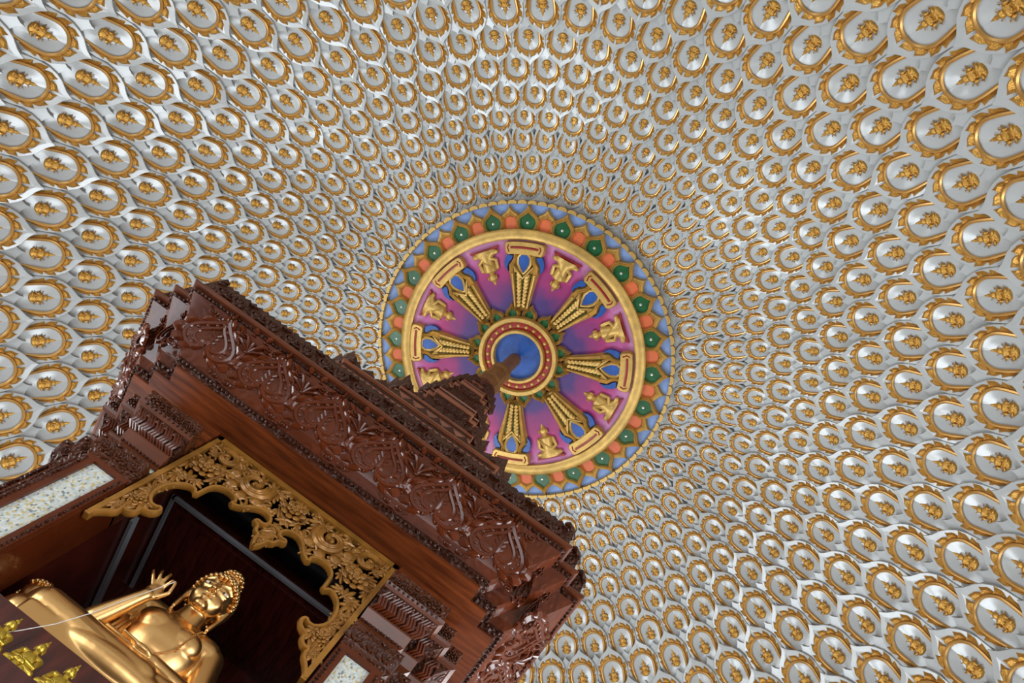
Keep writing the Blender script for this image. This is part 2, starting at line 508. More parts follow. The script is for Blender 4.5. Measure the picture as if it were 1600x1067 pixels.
def seated(mb, prof, yscale, xscale, h, base, nx=6, mi=0):
    rows = []
    for y, w in prof:
        w = max(w, 0.002)
        row = []
        for j in range(nx + 1):
            t = PI * j / nx
            row.append((-math.cos(t) * w * xscale, y * yscale, base(y) + math.sin(t) * min(w, 0.09) * h))
        rows.append(row)
    mb.grid(rows, mi=mi)


idol = MB()
BP = [(-0.185, 0.04), (-0.17, 0.085), (-0.135, 0.12), (-0.095, 0.135), (-0.06, 0.115), (-0.02, 0.085), (0.02, 0.10), (0.06, 0.115), (0.085, 0.085), (0.105, 0.045), (0.125, 0.052), (0.15, 0.062), (0.18, 0.05), (0.205, 0.03), (0.235, 0.034), (0.265, 0.022), (0.31, 0.012), (0.37, 0.002)]
seated(idol, BP, 1, 1, 0.75, lambda y: tile_plane(y) - 0.03)
for sgn in (-1, 1):     # arms and knees
    idol.ell((sgn * 0.10, 0.01, tile_plane(0) + 0.015), (0.028, 0.06, 0.03), 6, 4)
    idol.ell((sgn * 0.085, -0.11, tile_plane(-.1) + 0.02), (0.055, 0.03, 0.03), 6, 4)
    for (px, py, dx, dy) in ((0.13, 0.03, .05, .02), (0.12, -0.06, .05, -.02), (0.055, 0.16, .03, .02), (0.11, 0.075, .04, .04)):
        idol.add([(sgn * px, py - .02, tile_plane(py)), (sgn * px, py + .02, tile_plane(py)), (sgn * (px + dx), py + dy, tile_plane(py) + .005), (sgn * px, py, tile_plane(py) + .03)], [(0, 3, 1), (1, 3, 2), (2, 3, 0)])
idol.ell((0, -0.04, tile_plane(-0.04) + 0.04), (0.045, 0.02, 0.02), 6, 4)

me_plate = plate.mesh('scale_tile', M['white']); me_rim = rim.mesh('arch_rim', M['goldrim'])
me_flame = flame.mesh('flame_border', M['gold']); me_idol = idol.mesh('figure_relief', M['gold'])

shrine_sil = [(0, 740), (130, 650), (225, 470), (245, 452), (345, 437), (525, 556), (617, 590), (770, 560), (815, 555), (800, 590), (740, 690), (790, 715), (895, 835), (915, 905), (880, 960), (800, 1067), (0, 1067)]


def inside(px, py, poly):
    c = False; j = len(poly) - 1
    for i in range(len(poly)):
        xi, yi = poly[i]; xj, yj = poly[j]
        if (yi > py) != (yj > py) and px < (xj - xi) * (py - yi) / (yj - yi) + xi: c = not c
        j = i
    return c


tiles = []
for k in range(15):
    r, z = RR[k] * H, ZZ[k] * H
    ka, kb = max(k - 1, 0), min(k + 1, 14)
    tr, tz = (RR[ka] - RR[kb]), (ZZ[ka] - ZZ[kb]); l = math.hypot(tr, tz); ds = l / (kb - ka) * H; tr /= l; tz /= l
    w = 2 * PI * r / NN[k]
    for j in range(NN[k]):
        a = PH[k] + j * 2 * PI / NN[k] - YAW
        ca, sa = math.cos(a), math.sin(a)
        jr = random.uniform(-1, 1)
        ey = Vector((tr * ca, tr * sa, tz)); en = Vector((tz * ca, tz * sa, -tr)) if False else Vector((-abs(tz) * ca, -abs(tz) * sa, -abs(tr)))
        en = (en - ey * en.dot(ey)).normalized()
        ex = ey.cross(en)
        # slight unevenness in how the tiles were hung
        q = Matrix.Rotation(math.radians(random.gauss(0, 1.6)), 3, ex) @ Matrix.Rotation(math.radians(random.gauss(0, 1.2)), 3, en)
        ex2, ey2, en2 = q @ ex, q @ ey, q @ en
        P = Vector((r * ca, r * sa, z)) - en * 0.13 * w
        xf = frame_xf(P, ex2, ey2, en2, w, ds, w)
        u, v, dz = project((r * ca, r * sa, z))
        size = 0.0
        if dz > 0 and -40 < u < 1640 and -40 < v < 1107 and not inside(u, v, shrine_sil):
            size = w / dz * abs(en.dot(Vector(tuple(fwd)))) * ds
            if not (-10 < u < 1610 and -10 < v < 1077): size *= 0.4
        tiles.append((size, xf))
tiles.sort(key=lambda t: -t[0])
for size, xf in tiles[:300]:
    t = link('scale_tile', me_plate, ceiling, xf)
    link('arch_rim', me_rim, t); link('flame_border', me_flame, t); link('figure_relief', me_idol, t)


def merged(name, template, xfs, parent):
    """many copies of a template mesh as one object"""
    mats = []; V = []; LV = []; LT = []; MI = []; off = 0
    parts = []
    for me in template:
        nv = len(me.vertices); co = np.empty(nv * 3); me.vertices.foreach_get('co', co)
        nl = len(me.loops); lv = np.empty(nl, dtype=np.int32); me.loops.foreach_get('vertex_index', lv)
        npn = len(me.polygons); lt = np.empty(npn, dtype=np.int32); me.polygons.foreach_get('loop_total', lt)
        mt = me.materials[0]
        if mt not in mats: mats.append(mt)
        parts.append((np.c_[co.reshape(-1, 3), np.ones(nv)], lv, lt, mats.index(mt)))
    for xf in xfs:
        A = np.array(xf)[:3]
        for co, lv, lt, mi in parts:
            V.append(co @ A.T); LV.append(lv + off); LT.append(lt); MI.append(np.full(len(lt), mi, dtype=np.int32)); off += len(co)
    V = np.concatenate(V); LV = np.concatenate(LV); LT = np.concatenate(LT); MI = np.concatenate(MI)
    me = bpy.data.meshes.new(name)
    me.vertices.add(len(V)); me.vertices.foreach_set('co', V.ravel())
    me.loops.add(len(LV)); me.loops.foreach_set('vertex_index', LV)
    me.polygons.add(len(LT)); me.polygons.foreach_set('loop_start', np.concatenate([[0], np.cumsum(LT)[:-1]]).astype(np.int32))
    me.polygons.foreach_set('material_index', MI); me.polygons.foreach_set('use_smooth', np.ones(len(LT), dtype=bool))
    for m_ in mats: me.materials.append(m_)
    me.update(calc_edges=True)
    me.set_sharp_from_angle(angle=math.radians(42))
    return link(name, me, parent)


tag(merged('small_scale_tiles', [me_plate, me_rim, me_flame, me_idol], [x for s_, x in tiles[300:]], ceiling), kind='stuff')

# ------------------------------------------------------------------ ceiling rosette (polar relief at the top of the dome)
ros = thing('ceiling_rosette', 'round painted ceiling rosette with gold spokes and petals around a blue hub', 'rosette', (0, 0, H))
DOWN = Matrix.Translation((0, 0, H)) @ Matrix.Rotation(PI, 4, 'X')   # local z points down into the room


def rad_xf(ang, r=0.0):
    """local y outwards along the world azimuth ang, local x tangential, z down"""
    er = Vector((math.cos(ang), math.sin(ang), 0)); en = Vector((0, 0, -1))
    return frame_xf(Vector((0, 0, H)) + er * r, er.cross(en), er, en)


def ros_part(name, me, ang=None, parent=ros, r=0.0):
    if parent is ros:
        return link(name, me, ros, rad_xf(ang, r))
    return link(name, me, parent)


def ring(r0, r1, h0, h1, n=96):
    d = (r1 - r0)
    m_ = MB()
    m_.grid([[(r * math.cos(2 * PI * j / n), r * math.sin(2 * PI * j / n), z) for j in range(n)] for r, z in
             ((r1, 0.0), (r1, h1 * .8), (r1 - d * .2, h1), (r0 + d * .2, h1), (r0, h1 * .8), (r0, h0))], close_u=True)
    return m_


def disc(r, h, n=96, bulge=0.0):
    m_ = MB()
    rows = [[(r * f * math.cos(2 * PI * j / n), r * f * math.sin(2 * PI * j / n), h + bulge * (1 - f * f)) for j in range(n)] for f in (1, .75, .5, .25, .01)]
    return m_.grid(rows, close_u=True)


A_SP = math.radians(-117.5)
link('blue_ground', disc(2.60, 0.0).mesh('blue_ground', M['sky']), ros, DOWN)
link('painted_disc', disc(2.03, 0.03).mesh('painted_disc', M['disc']), ros, DOWN)
link('gold_ring', ring(1.99, 2.165, 0.02, 0.12).mesh('gold_ring', M['goldros']), ros, DOWN)
link('hub_ring', ring(0.60, 0.70, 0.05, 0.17).mesh('hub_ring', M['goldros']), ros, DOWN)
link('red_ring', ring(0.47, 0.61, 0.05, 0.10).mesh('red_ring', M['red']), ros, DOWN)
link('hub_inner_ring', ring(0.405, 0.475, 0.05, 0.17).mesh('hub_inner_ring', M['goldros']), ros, DOWN)
link('blue_hub', disc(0.42, 0.06, 48).mesh('blue_hub', M['blue']), ros, DOWN)
b_me = MB().half((0, 0, 0.09), 0.036, 0.04, 10, 3).mesh('bead', M['goldros'])
for i in range(24):
    ros_part('bead', b_me, 2 * PI * i / 24, r=0.537)
seg = MB()
seg.prism([(-0.078, 2.565), (0.0, 2.575), (0.078, 2.565), (0.082, 2.60), (0.04, 2.635), (-0.04, 2.635), (-0.082, 2.60)], -0.02, 0.07, inset=0.02)
seg_me = seg.mesh('rim_segment', M['goldros'])
for i in range(96):
    ros_part('rim_segment', seg_me, 2 * PI * i / 96)


def scaled(poly, c, f):
    return [(c[0] + (x - c[0]) * f, c[1] + (y - c[1]) * f) for x, y in poly]


def petal(half, c, f, h, name, inner=None):
    out = [(-x, y) for x, y in half] + [(x, y) for x, y in reversed(half) if abs(x) > 1e-6]
    inn = scaled(out, c, f)
    if inner:
        inn = [(-x, y) for x, y in inner] + [(x, y) for x, y in reversed(inner) if abs(x) > 1e-6]
    fr = MB().ridge(out, inn, 0.0, h)
    fi = MB(); fi.prism(scaled(inn, c, 1.08), 0.0, h * 0.45)
    return fr.mesh(name, M['goldros']), fi


g_half = [(0.14, 2.15), (0.19, 2.22), (0.215, 2.30), (0.185, 2.38), (0.10, 2.445), (0.045, 2.50), (0.0, 2.585)]
o_half = [(0.15, 2.15), (0.18, 2.24), (0.18, 2.33), (0.14, 2.41), (0.07, 2.46), (0.035, 2.50), (0.0, 2.56)]
gf, gi = petal(g_half, (0, 2.27), 0.58, 0.105, 'green_petal', [(0.08, 2.16), (0.115, 2.21), (0.13, 2.27), (0.115, 2.325), (0.07, 2.365), (0.03, 2.39), (0.0, 2.415)])
of, oi = petal(o_half, (0, 2.26), 0.62, 0.075, 'orange_petal', [(0.075, 2.16), (0.095, 2.22), (0.10, 2.28), (0.085, 2.325), (0.05, 2.345), (0.02, 2.35), (0.0, 2.36)])
gi_me = gi.mesh('green_inlay', M['green']); oi_me = oi.mesh('orange_inlay', M['orange'])
st_me = MB().half((0, 2.27, 0.045), 0.026, 0.03, 10, 3).mesh('stud', M['stud'])
for i in range(24):
    a = A_SP + i * PI / 12
    p_ = ros_part('green_petal', gf, a); link('green_inlay', gi_me, p_); link('stud', st_me, p_)
    p_ = ros_part('orange_petal', of, a + PI / 24); link('orange_inlay', oi_me, p_)

# hub leaves
l_half = [(0.12, 0.67), (0.145, 0.74), (0.11, 0.82), (0.04, 0.875), (0.0, 0.945)]
lf, li = petal(l_half, (0, 0.73), 0.5, 0.12, 'hub_leaf')
li_me = li.mesh('leaf_inlay', M['green'])
for i in range(16):
    p_ = ros_part('hub_leaf', lf, A_SP + (i + .5) * PI / 8)
    link('leaf_inlay', li_me, p_)

# spokes
sp = MB()
sh = [(0.12, 0.80), (0.165, 1.05), (0.215, 1.28), (0.265, 1.46), (0.275, 1.56), (0.225, 1.62), (0.20, 1.68), (0.20, 1.77), (0.10, 1.77)]
out = [(-x, y) for x, y in sh] + [(x, y) for x, y in reversed(sh)]
inn = [(x * 0.55, y * 0.96 + 0.06 if y < 1.7 else y) for x, y in out]
sp.ridge(out, inn, 0.03, 0.15)
sp.prism([(x * 0.99, y) for x, y in out], 0.0, 0.055)
sp.tube([(-0.14, 1.45, 0.12), (-0.16, 1.55, 0.13), (-0.10, 1.47, 0.14), (0.0, 1.36, 0.15), (0.10, 1.47, 0.14), (0.16, 1.55, 0.13), (0.14, 1.45, 0.12)], 0.022, 5)
drop = [(0.0, 1.47), (0.045, 1.53), (0.075, 1.60), (0.075, 1.68), (0.04, 1.73), (-0.04, 1.73), (-0.075, 1.68), (-0.075, 1.60), (-0.045, 1.53)]
sp.tube([(x * 1.45, 1.61 + (y - 1.61) * 1.3, 0.11) for x, y in drop], 0.024, 5, closed=True)
for side in (-1, 1):
    sp.tube([(side * x, y, 0.12) for x, y in ((0.10, 0.86), (0.145, 1.15), (0.19, 1.42))], 0.018, 5)
for q in range(9):          # braid of overlapping leaves
    y0 = 0.88 + q * 0.062; w_ = 0.062 + 0.006 * q
    for side in (-1, 1):
        sp.ell((side * w_ * 0.62, y0 + 0.02, 0.10), (w_ * 0.62, 0.052, 0.05), 6, 4,
               xf=Matrix.Translation((side * w_ * .62, y0 + .02, 0)) @ Matrix.Rotation(side * 0.7, 4, 'Z') @ Matrix.Translation((-side * w_ * .62, -y0 - .02, 0)))
sp_me = sp.mesh('spoke', M['goldros'])
gp = MB()
gp.prism([(-0.09, 0.86), (0.09, 0.86), (0.16, 1.42), (-0.16, 1.42)], 0.0, 0.075)
gp_me = gp.mesh('green_panel', mat('moss_green_paint', (0.10, 0.16, 0.02), 0.45, var=0.4))
bl = MB()
bl.prism(scaled(drop, (0, 1.61), 1.25), 0.05, 0.115, inset=0.02)
bl_me = bl.mesh('blue_drop', M['blue'])
wg = MB()
for side in (-1, 1):
    pts = [(0.20, 1.72), (0.215, 1.66), (0.26, 1.60), (0.285, 1.52), (0.27, 1.44), (0.325, 1.50), (0.345, 1.58), (0.335, 1.66), (0.30, 1.73)]
    pts = [(side * x, y) for x, y in pts]
    if side > 0: pts.reverse()
    wg.prism(list(reversed(pts)), 0.0, 0.10, inset=0.02)
wg_me = wg.mesh('blue_wing', M['blue'])
cp = MB()
arc = lambda r, a0, a1, n_: [(r * math.sin(a0 + (a1 - a0) * i / n_), r * math.cos(a0 + (a1 - a0) * i / n_)) for i in range(n_ + 1)]
ca_ = math.radians(10.6)
outc = arc(1.965, -ca_ * 0.9, ca_ * 0.9, 10) + [(1.93 * math.sin(ca_), 1.93 * math.cos(ca_)), (1.80 * math.sin(ca_), 1.80 * math.cos(ca_))] + arc(1.755, ca_ * 0.9, -ca_ * 0.9, 10) + [(-1.80 * math.sin(ca_), 1.80 * math.cos(ca_)), (-1.93 * math.sin(ca_), 1.93 * math.cos(ca_))]
outc.reverse()
cp.prism(outc, 0.0, 0.16, inset=0.035)
cp_me = cp.mesh('spoke_cap', M['goldros'])
gr = MB()
a1 = math.radians(7.2)
gr.tube([(x, y, 0.158) for x, y in arc(1.875, -a1, a1, 10)], 0.032, 5, flat=0.5)
for side in (-1, 1):
    gr.tube([(side * 1.915 * math.sin(a1 * 1.10), 1.915 * math.cos(a1 * 1.10), 0.157), (side * 1.87 * math.sin(a1 * 1.22), 1.87 * math.cos(a1 * 1.22), 0.158), (side * 1.80 * math.sin(a1 * 1.12), 1.80 * math.cos(a1 * 1.12), 0.157)], 0.017, 5, flat=0.5)
gr_me = gr.mesh('red_groove', M['red'])

# seated relief figures between the spokes: local y outwards, head towards the hub
fg = MB()
FP = [(1.865, 0.20), (1.84, 0.235), (1.80, 0.23), (1.76, 0.15), (1.72, 0.115), (1.66, 0.105), (1.60, 0.12), (1.545, 0.14), (1.51, 0.12), (1.485, 0.06), (1.465, 0.045), (1.445, 0.062), (1.41, 0.078), (1.37, 0.075), (1.345, 0.05), (1.33, 0.035), (1.30, 0.028), (1.26, 0.004)]
rows = []
for y, w_ in FP:
    rows.append([(-math.cos(PI * j / 8) * w_, y, 0.02 + math.sin(PI * j / 8) * min(w_, 0.10) * 1.1) for j in range(9)])
fg.grid(rows, flip=True)
for side in (-1, 1):
    fg.capsule((side * 0.135, 1.55, 0.05), 0.035, (side * 0.155, 1.68, 0.06), 0.03, 8)
    fg.capsule((side * 0.155, 1.68, 0.06), 0.03, (side * 0.03, 1.755, 0.10), 0.024, 8)
    fg.capsule((side * 0.20, 1.81, 0.06), 0.04, (-side * 0.06, 1.80, 0.10), 0.03, 8)
    fg.ell((side * 0.075, 1.405, 0.06), (0.012, 0.045, 0.025), 6, 4)
fg.tube([(0.10, 1.54, 0.12), (0.02, 1.62, 0.135), (-0.06, 1.70, 0.12)], 0.014, 5)
fg_me = fg.mesh('seated_relief', M['goldros'])
se = MB(); se.prism([(-0.26, 1.90), (0.26, 1.90), (0.245, 1.86), (-0.245, 1.86)][::-1], 0.0, 0.08)
se.prism([(-0.24, 1.865), (0.24, 1.865), (0.20, 1.845), (-0.20, 1.845)][::-1], 0.0, 0.06)
se_me = se.mesh('red_seat', M['red'])
for i in range(8):
    a = A_SP + i * PI / 4
    p_ = ros_part('spoke', sp_me, a)
    link('green_panel', gp_me, p_); link('blue_drop', bl_me, p_); link('blue_wing', wg_me, p_)
    p_ = ros_part('spoke_cap', cp_me, a); link('red_groove', gr_me, p_)
    p_ = ros_part('seated_relief', fg_me, a + PI / 8); link('red_seat', se_me, p_)

# ------------------------------------------------------------------ wooden shrine
shr = thing('wooden_shrine', 'carved dark red wooden shrine with stepped roof and slender spire under the dome', 'shrine', (0, 0, FLOOR))


def redent(hx, hy, s, z, n_=2):
    q = [(hx, -hy)]
    for i in range(n_):
        q.append((hx + i * s, -(hy - (i + 1) * s))); q.append((hx + (i + 1) * s, -(hy - (i + 1) * s)))
    full = q + [(x, -y) for x, y in reversed(q)] + [(-x, -y) for x, y in q] + [(-x, y) for x, y in reversed(q)]
    return [(x, y, z) for x, y in full]


def pier(side, hx, hy, s, z, xi=0.815, back=-0.72):
    q = [(xi, -hy), (hx, -hy)]
    for i in range(2):
        q.append((hx + i * s, -(hy - (i + 1) * s))); q.append((hx + (i + 1) * s, -(hy - (i + 1) * s)))
    q += [(hx + 2 * s, back), (xi, back)]
    if side < 0: q = [(-x, y) for x, y in reversed(q)]
    return [(x, y, z) for x, y in q]


def pier_part(name, side, prof_, material, s=0.12, parent=shr):
    m_ = MB(); m_.loft([pier(side, hx, hy, s, z) for hx, hy, z in prof_])
    return m_.build(name, material, parent, smooth=False)


# plinth and altar table
m_ = MB()
m_.loft([redent(1.55, 1.55, .14, FLOOR), redent(1.55, 1.55, .14, -1.2), redent(1.42, 1.42, .14, -1.1), redent(1.42, 1.42, .14, 0.6), redent(1.2, 1.2, .14, 0.75), redent(1.2, 1.2, .14, 1.6)])
m_.build('plinth', M['woodcarve'], shr, smooth=False)
m_ = MB(); m_.box(-1.35, 1.35, -1.27, 1.1, 1.6, 2.10)
m_.build('altar_ledge', M['chamber'], shr, smooth=False)
m_ = MB(); m_.box(-0.80, 0.80, -1.04, 0.30, 2.10, 2.46)
m_.build('statue_base', M['chamber'], shr, smooth=False)

# chamber: plank walls and ceiling, grey metal strips
m_ = MB(); m_.box(-0.92, 0.92, 0.36, 0.42, 1.6, 4.33)
back = m_.build('chamber_back', M['chamber'], shr, smooth=False)
for side in (-1, 1):
    m_ = MB(); m_.box(*sorted((side * 0.85, side * 0.91)), -0.98, 0.40, 2.1, 4.33); m_.box(*sorted((side * 0.91, side * 1.30)), -0.70, 0.95, 1.6, 4.33)
    m_.build('chamber_side', M['chamber'], shr, smooth=False)
ceil_ = MB(); ceil_.box(-0.90, 0.90, -0.58, 0.40, 4.12, 4.16)
ceil_.build('chamber_ceiling', M['chamber'], shr, smooth=False)
m_ = MB(); m_.box(-0.90, 0.90, -1.05, -0.58, 4.24, 4.30)
m_.build('front_ceiling', M['black'], shr, smooth=False)
pl = MB().box(-0.085, 0.085, -0.38, 0.38, 0, 0.012).mesh('ceiling_plank', M['chamber'], False)
for i in range(9):
    link('ceiling_plank', pl, shr, Matrix.Translation((-0.70 + i * 0.175, -0.12, 4.108)))
for x0, x1, y0, y1, z0, z1 in ((-0.83, 0.83, -0.60, -0.575, 4.095, 4.125), (-0.835, -0.81, -0.6, 0.36, 4.095, 4.125), (0.81, 0.835, -0.6, 0.36, 4.095, 4.125), (-0.84, -0.815, -0.60, 0.34, 3.70, 3.76), (0.815, 0.84, -0.60, 0.34, 3.70, 3.76)):
    m_ = MB(); m_.box(x0, x1, y0, y1, z0, z1); m_.build('metal_strip', M['steel'], shr, smooth=False)

# scroll and frond motifs for the carving


def spiral(turns=1.6, r=0.07, n_=22, tr=0.012, start=0.0, tail=None):
    pth = []; rr = []
    for i in range(n_):
        t = i / (n_ - 1)
        ang = start + turns * 2 * PI * t
        q = r * (1 - 0.85 * t)
        pth.append((q * math.cos(ang), q * math.sin(ang), 0.004 + 0.5 * tr * t)); rr.append(tr * (1.0 - 0.35 * t))
    if tail: pth = tail + pth; rr = [tr * 0.5] * len(tail) + rr
    return pth, rr


scr = MB(); pth, rr = spiral(1.5, 0.055, 16, 0.014, start=2.6, tail=[(-0.10, -0.05, 0.004), (-0.085, 0.0, 0.006)])
scr.tube(pth, rr, 5)
scr.half((0.005, 0.0, 0.0), 0.018, 0.022, 6, 2)
scr.ell((-0.065, -0.045, 0.006), (0.035, 0.014, 0.014), 6, 4); scr.ell((0.06, 0.055, 0.006), (0.03, 0.012, 0.014), 6, 4)
scroll_me = {k: scr.mesh('scroll', M[k]) for k in ('wooddark', 'woodcarve', 'wood')}
rz = MB()
rz.half((0, 0, 0), 0.02, 0.022, 8, 2)
for i in range(8):
    rz.ell((0.036 * math.cos(i * PI / 4), 0.036 * math.sin(i * PI / 4), 0.006), (0.016, 0.016, 0.012), 6, 4)
rz.tube([(0.066 * math.cos(2 * PI * i / 16), 0.05 * math.sin(2 * PI * i / 16), 0.006) for i in range(16)], 0.009, 5, closed=True)
rosette_me = rz.mesh('carved_rosette', M['woodcarve'])
fd = MB()
for dx in (-0.022, 0.0, 0.022):
    fd.tube([(dx - 0.02, -0.07, 0.004), (dx + 0.015, -0.03, 0.012), (dx - 0.004, 0.02, 0.012), (dx + 0.03, 0.07, 0.006)], [0.006, 0.012, 0.011, 0.006], 5)
fd.half((0.05, 0.05, 0), 0.016, 0.02, 6, 2)
frond_me = fd.mesh('frond', M['wood'])

# piers with pearl mosaic panels and stepped capitals
CAP_S = 0.115
for side in (-1, 1):
    p_ = pier_part('pier', side, [(1.13, 1.075, 1.6), (1.13, 1.075, 3.46)], M['wood'], CAP_S)
    # panel frame around the mosaic
    fr = MB()
    for x0, x1, z0, z1 in ((0.825, 0.885, 1.7, 3.46), (1.062, 1.13, 1.7, 3.46), (0.885, 1.062, 3.42, 3.46)):
        fr.box(*sorted((side * x0, side * x1)), -1.105, -1.07, z0, z1)
    f_ = fr.build('panel_frame', M['wood'], p_, smooth=False)
    mo = MB(); mo.box(*sorted((side * 0.885, side * 1.062)), -1.083, -1.07, 1.7, 3.42)
    mo.build('mosaic_panel', M['mosaic'], p_, smooth=False)
    be = MB()
    for q in range(58):                                    # beaded edge strips
        for xx in (0.842, 1.112):
            be.half((0, 0, 0), 0.013, 0.016, 6, 2, xf=frame_xf(Vector((side * xx, -1.105, 1.75 + q * 0.029)), Vector((1, 0, 0)), Vector((0, 0, 1)), Vector((0, -1, 0))))
        for st in (1, 2):
            be.half((0, 0, 0), 0.015, 0.018, 6, 2, xf=frame_xf(Vector((side * (1.13 + CAP_S * st - 0.02), -1.075 + CAP_S * st, 1.75 + q * 0.029)), Vector((1, 0, 0)), Vector((0, 0, 1)), Vector((0, -1, 0))))
    tag(be.build('bead_strip', M['wooddark'], p_), kind='stuff')
    tr = MB()
    for st in (1, 2):
        xx = 1.13 + CAP_S * (st - 1) + 0.03
        tr.box(*sorted((side * xx, side * (xx + 0.035))), -1.075 + CAP_S * st - 0.02, -1.075 + CAP_S * st + 0.01, 1.7, 3.46)
    tr.build('edge_moulding', M['wood'], p_, smooth=False)

    c1 = pier_part('capital_torus', side, [(1.12, 1.08, 3.44), (1.165, 1.10, 3.475), (1.175, 1.115, 3.49), (1.18, 1.16, 3.55), (1.18, 1.17, 3.60), (1.15, 1.14, 3.62)], M['woodcarve'], CAP_S)
    c2 = pier_part('capital_neck', side, [(1.10, 1.05, 3.615), (1.10, 1.05, 3.71)], M['wood'], CAP_S)
    ms = MB()
    ms.box(*sorted((side * 0.825, side * 1.10)), -1.056, -1.045, 3.665, 3.70)
    for st in (1, 2):
        ms.box(*sorted((side * (1.10 + CAP_S * (st - 1)), side * (1.10 + CAP_S * st - .01))), -1.056 + CAP_S * st, -1.045 + CAP_S * st, 3.665, 3.70)
    ms.build('mosaic_strip', M['mosaic'], c2, smooth=False)
    pier_part('capital_fillet', side, [(1.12, 1.07, 3.70), (1.15, 1.10, 3.72), (1.155, 1.145, 3.775), (1.155, 1.145, 3.79)], M['woodtrim'], CAP_S)
    c3 = pier_part('capital_cove', side, [(1.13, 1.11, 3.79), (1.145, 1.125, 3.83), (1.18, 1.16, 3.89), (1.245, 1.215, 3.945)], M['wooddark'], CAP_S)
    pier_part('capital_moulding', side, [(1.25, 1.215, 3.94), (1.275, 1.23, 3.955), (1.275, 1.245, 3.972)], M['woodtrim'], CAP_S)
    c4 = pier_part('capital_band', side, [(1.262, 1.232, 3.97), (1.255, 1.275, 4.03), (1.262, 1.285, 4.035), (1.262, 1.285, 4.055)], M['woodcarve'], CAP_S)
    pier_part('neck_board', side, [(1.14, 1.10, 4.05), (1.14, 1.10, 4.335)], M['board'], CAP_S)
    be = MB()
    for q in range(11):
        for yy, zz in ((-1.095, 3.715), (-1.238, 3.963)):
            be.half((0, 0, 0), 0.011, 0.013, 6, 2, xf=frame_xf(Vector((side * (0.835 + q * 0.029 * (1.3 if zz > 3.9 else 1)), yy, zz)), Vector((1, 0, 0)), Vector((0, -.6, .8)), Vector((0, -.8, -.6))))
    tag(be.build('bead_strip', M['wooddark'], c3), kind='stuff')
    # motifs on the front faces
    Xv = Vector((1, 0, 0))

    def put(me, x, p0, p1, t, parent, sx=1.0, sy=1.0, name=None, ydir=-1):
        """on a sloped front strip from p0=(y,z) to p1=(y,z)"""
        ey = Vector((0, p1[0] - p0[0], p1[1] - p0[1])); o = Vector((x, p0[0], p0[1])) + ey * t; ey.normalize()
        en = Xv.cross(ey)
        return link(name or me.name.split('.')[0], me, parent, frame_xf(o, Xv, ey, en, sx, sy, 1))
    for q in range(3):
        put(scroll_me['woodcarve'], side * (0.88 + q * 0.115), (-1.115, 3.49), (-1.168, 3.59), 0.5, c1, side * .8, .8)
        put(scroll_me['woodcarve'], side * (0.88 + q * 0.09), (-1.232, 3.97), (-1.275, 4.03), 0.5, c4, side * .62, .5)
    put(rosette_me, side * 1.16, (-1.232, 3.97), (-1.275, 4.03), 0.5, c4, 1.0, .62)
    for q in range(5):
        put(frond_me, side * (0.865 + q * 0.075), (-1.115, 3.80), (-1.215, 3.945), 0.5, c3, side * 1.0, 1.05)
    for st in (1, 2):
        put(frond_me, side * (1.15 + CAP_S * (st - .5) + .02), (-1.115 + CAP_S * st, 3.80), (-1.215 + CAP_S * st, 3.945), 0.5, c3, side * 1.0, 1.0)
        put(rosette_me, side * (1.265 + CAP_S * (st - .5)), (-1.232 + CAP_S * st, 3.97), (-1.275 + CAP_S * st, 4.03), 0.5, c4, .7, .55)
        put(scroll_me['woodcarve'], side * (1.17 + CAP_S * (st - .5)), (-1.115 + CAP_S * st, 3.49), (-1.168 + CAP_S * st, 3.59), 0.5, c1, side * .7, .75)

# soffit boards under the frieze
FS = 0.14
m_ = MB(); m_.loft([redent(1.345, 1.345, FS, 4.335), redent(1.345, 1.345, FS, 4.36)])
m_.build('soffit', M['board'], shr, smooth=False)


def bead_rows(name, hx, hy, s, z, r, step, material, parent=shr):
    be_ = MB()
    P = redent(hx, hy, s, z)
    for a, b_ in zip(P, P[1:] + P[:1]):
        a = Vector(a); b_ = Vector(b_); L = (b_ - a).length; k = max(1, int(L / step))
        for i in range(k):
            c = a + (b_ - a) * ((i + .5) / k)
            be_.ell(c, (r, r, r), 5, 3)
    return tag(be_.build(name, material, parent), kind='stuff')


m_ = MB(); m_.loft([redent(1.34, 1.345, FS, 4.355), redent(1.385, 1.39, FS, 4.385), redent(1.385, 1.39, FS, 4.40)], cap0=False)
m_.build('frieze_base_moulding', M['wooddark'], shr, smooth=False)
bead_rows('bead_course', 1.378, 1.383, FS, 4.375, 0.017, 0.036, M['wooddark'])

frieze = MB()
fz = [(1.365, 1.375, 4.395), (1.43, 1.44, 4.45), (1.52, 1.525, 4.545), (1.62, 1.61, 4.66), (1.70, 1.685, 4.755)]
frieze.loft([redent(a, b_, FS, z) for a, b_, z in fz])
frieze = frieze.build('frieze', M['woodfield'], shr, smooth=False)
m_ = MB(); m_.loft([redent(1.69, 1.675, FS, 4.75), redent(1.715, 1.705, FS, 4.77), redent(1.715, 1.705, FS, 4.79)])
m_.build('frieze_top_moulding', M['wooddark'], shr, smooth=False)
bead_rows('bead_course', 1.712, 1.70, FS, 4.765, 0.016, 0.036, M['wooddark'])
m_ = MB(); m_.loft([redent(1.73, 1.73, FS, 4.79), redent(1.745, 1.745, FS, 4.80), redent(1.745, 1.745, FS, 4.822), redent(1.72, 1.72, FS, 4.83)])
m_.build('ledge', M['woodtrim'], shr, smooth=False)
m_ = MB(); m_.loft([redent(1.715, 1.71, FS, 4.82), redent(1.715, 1.71, FS, 5.06), redent(1.69, 1.69, FS, 5.09)])
fascia = m_.build('fascia', M['wooddark'], shr, smooth=False)


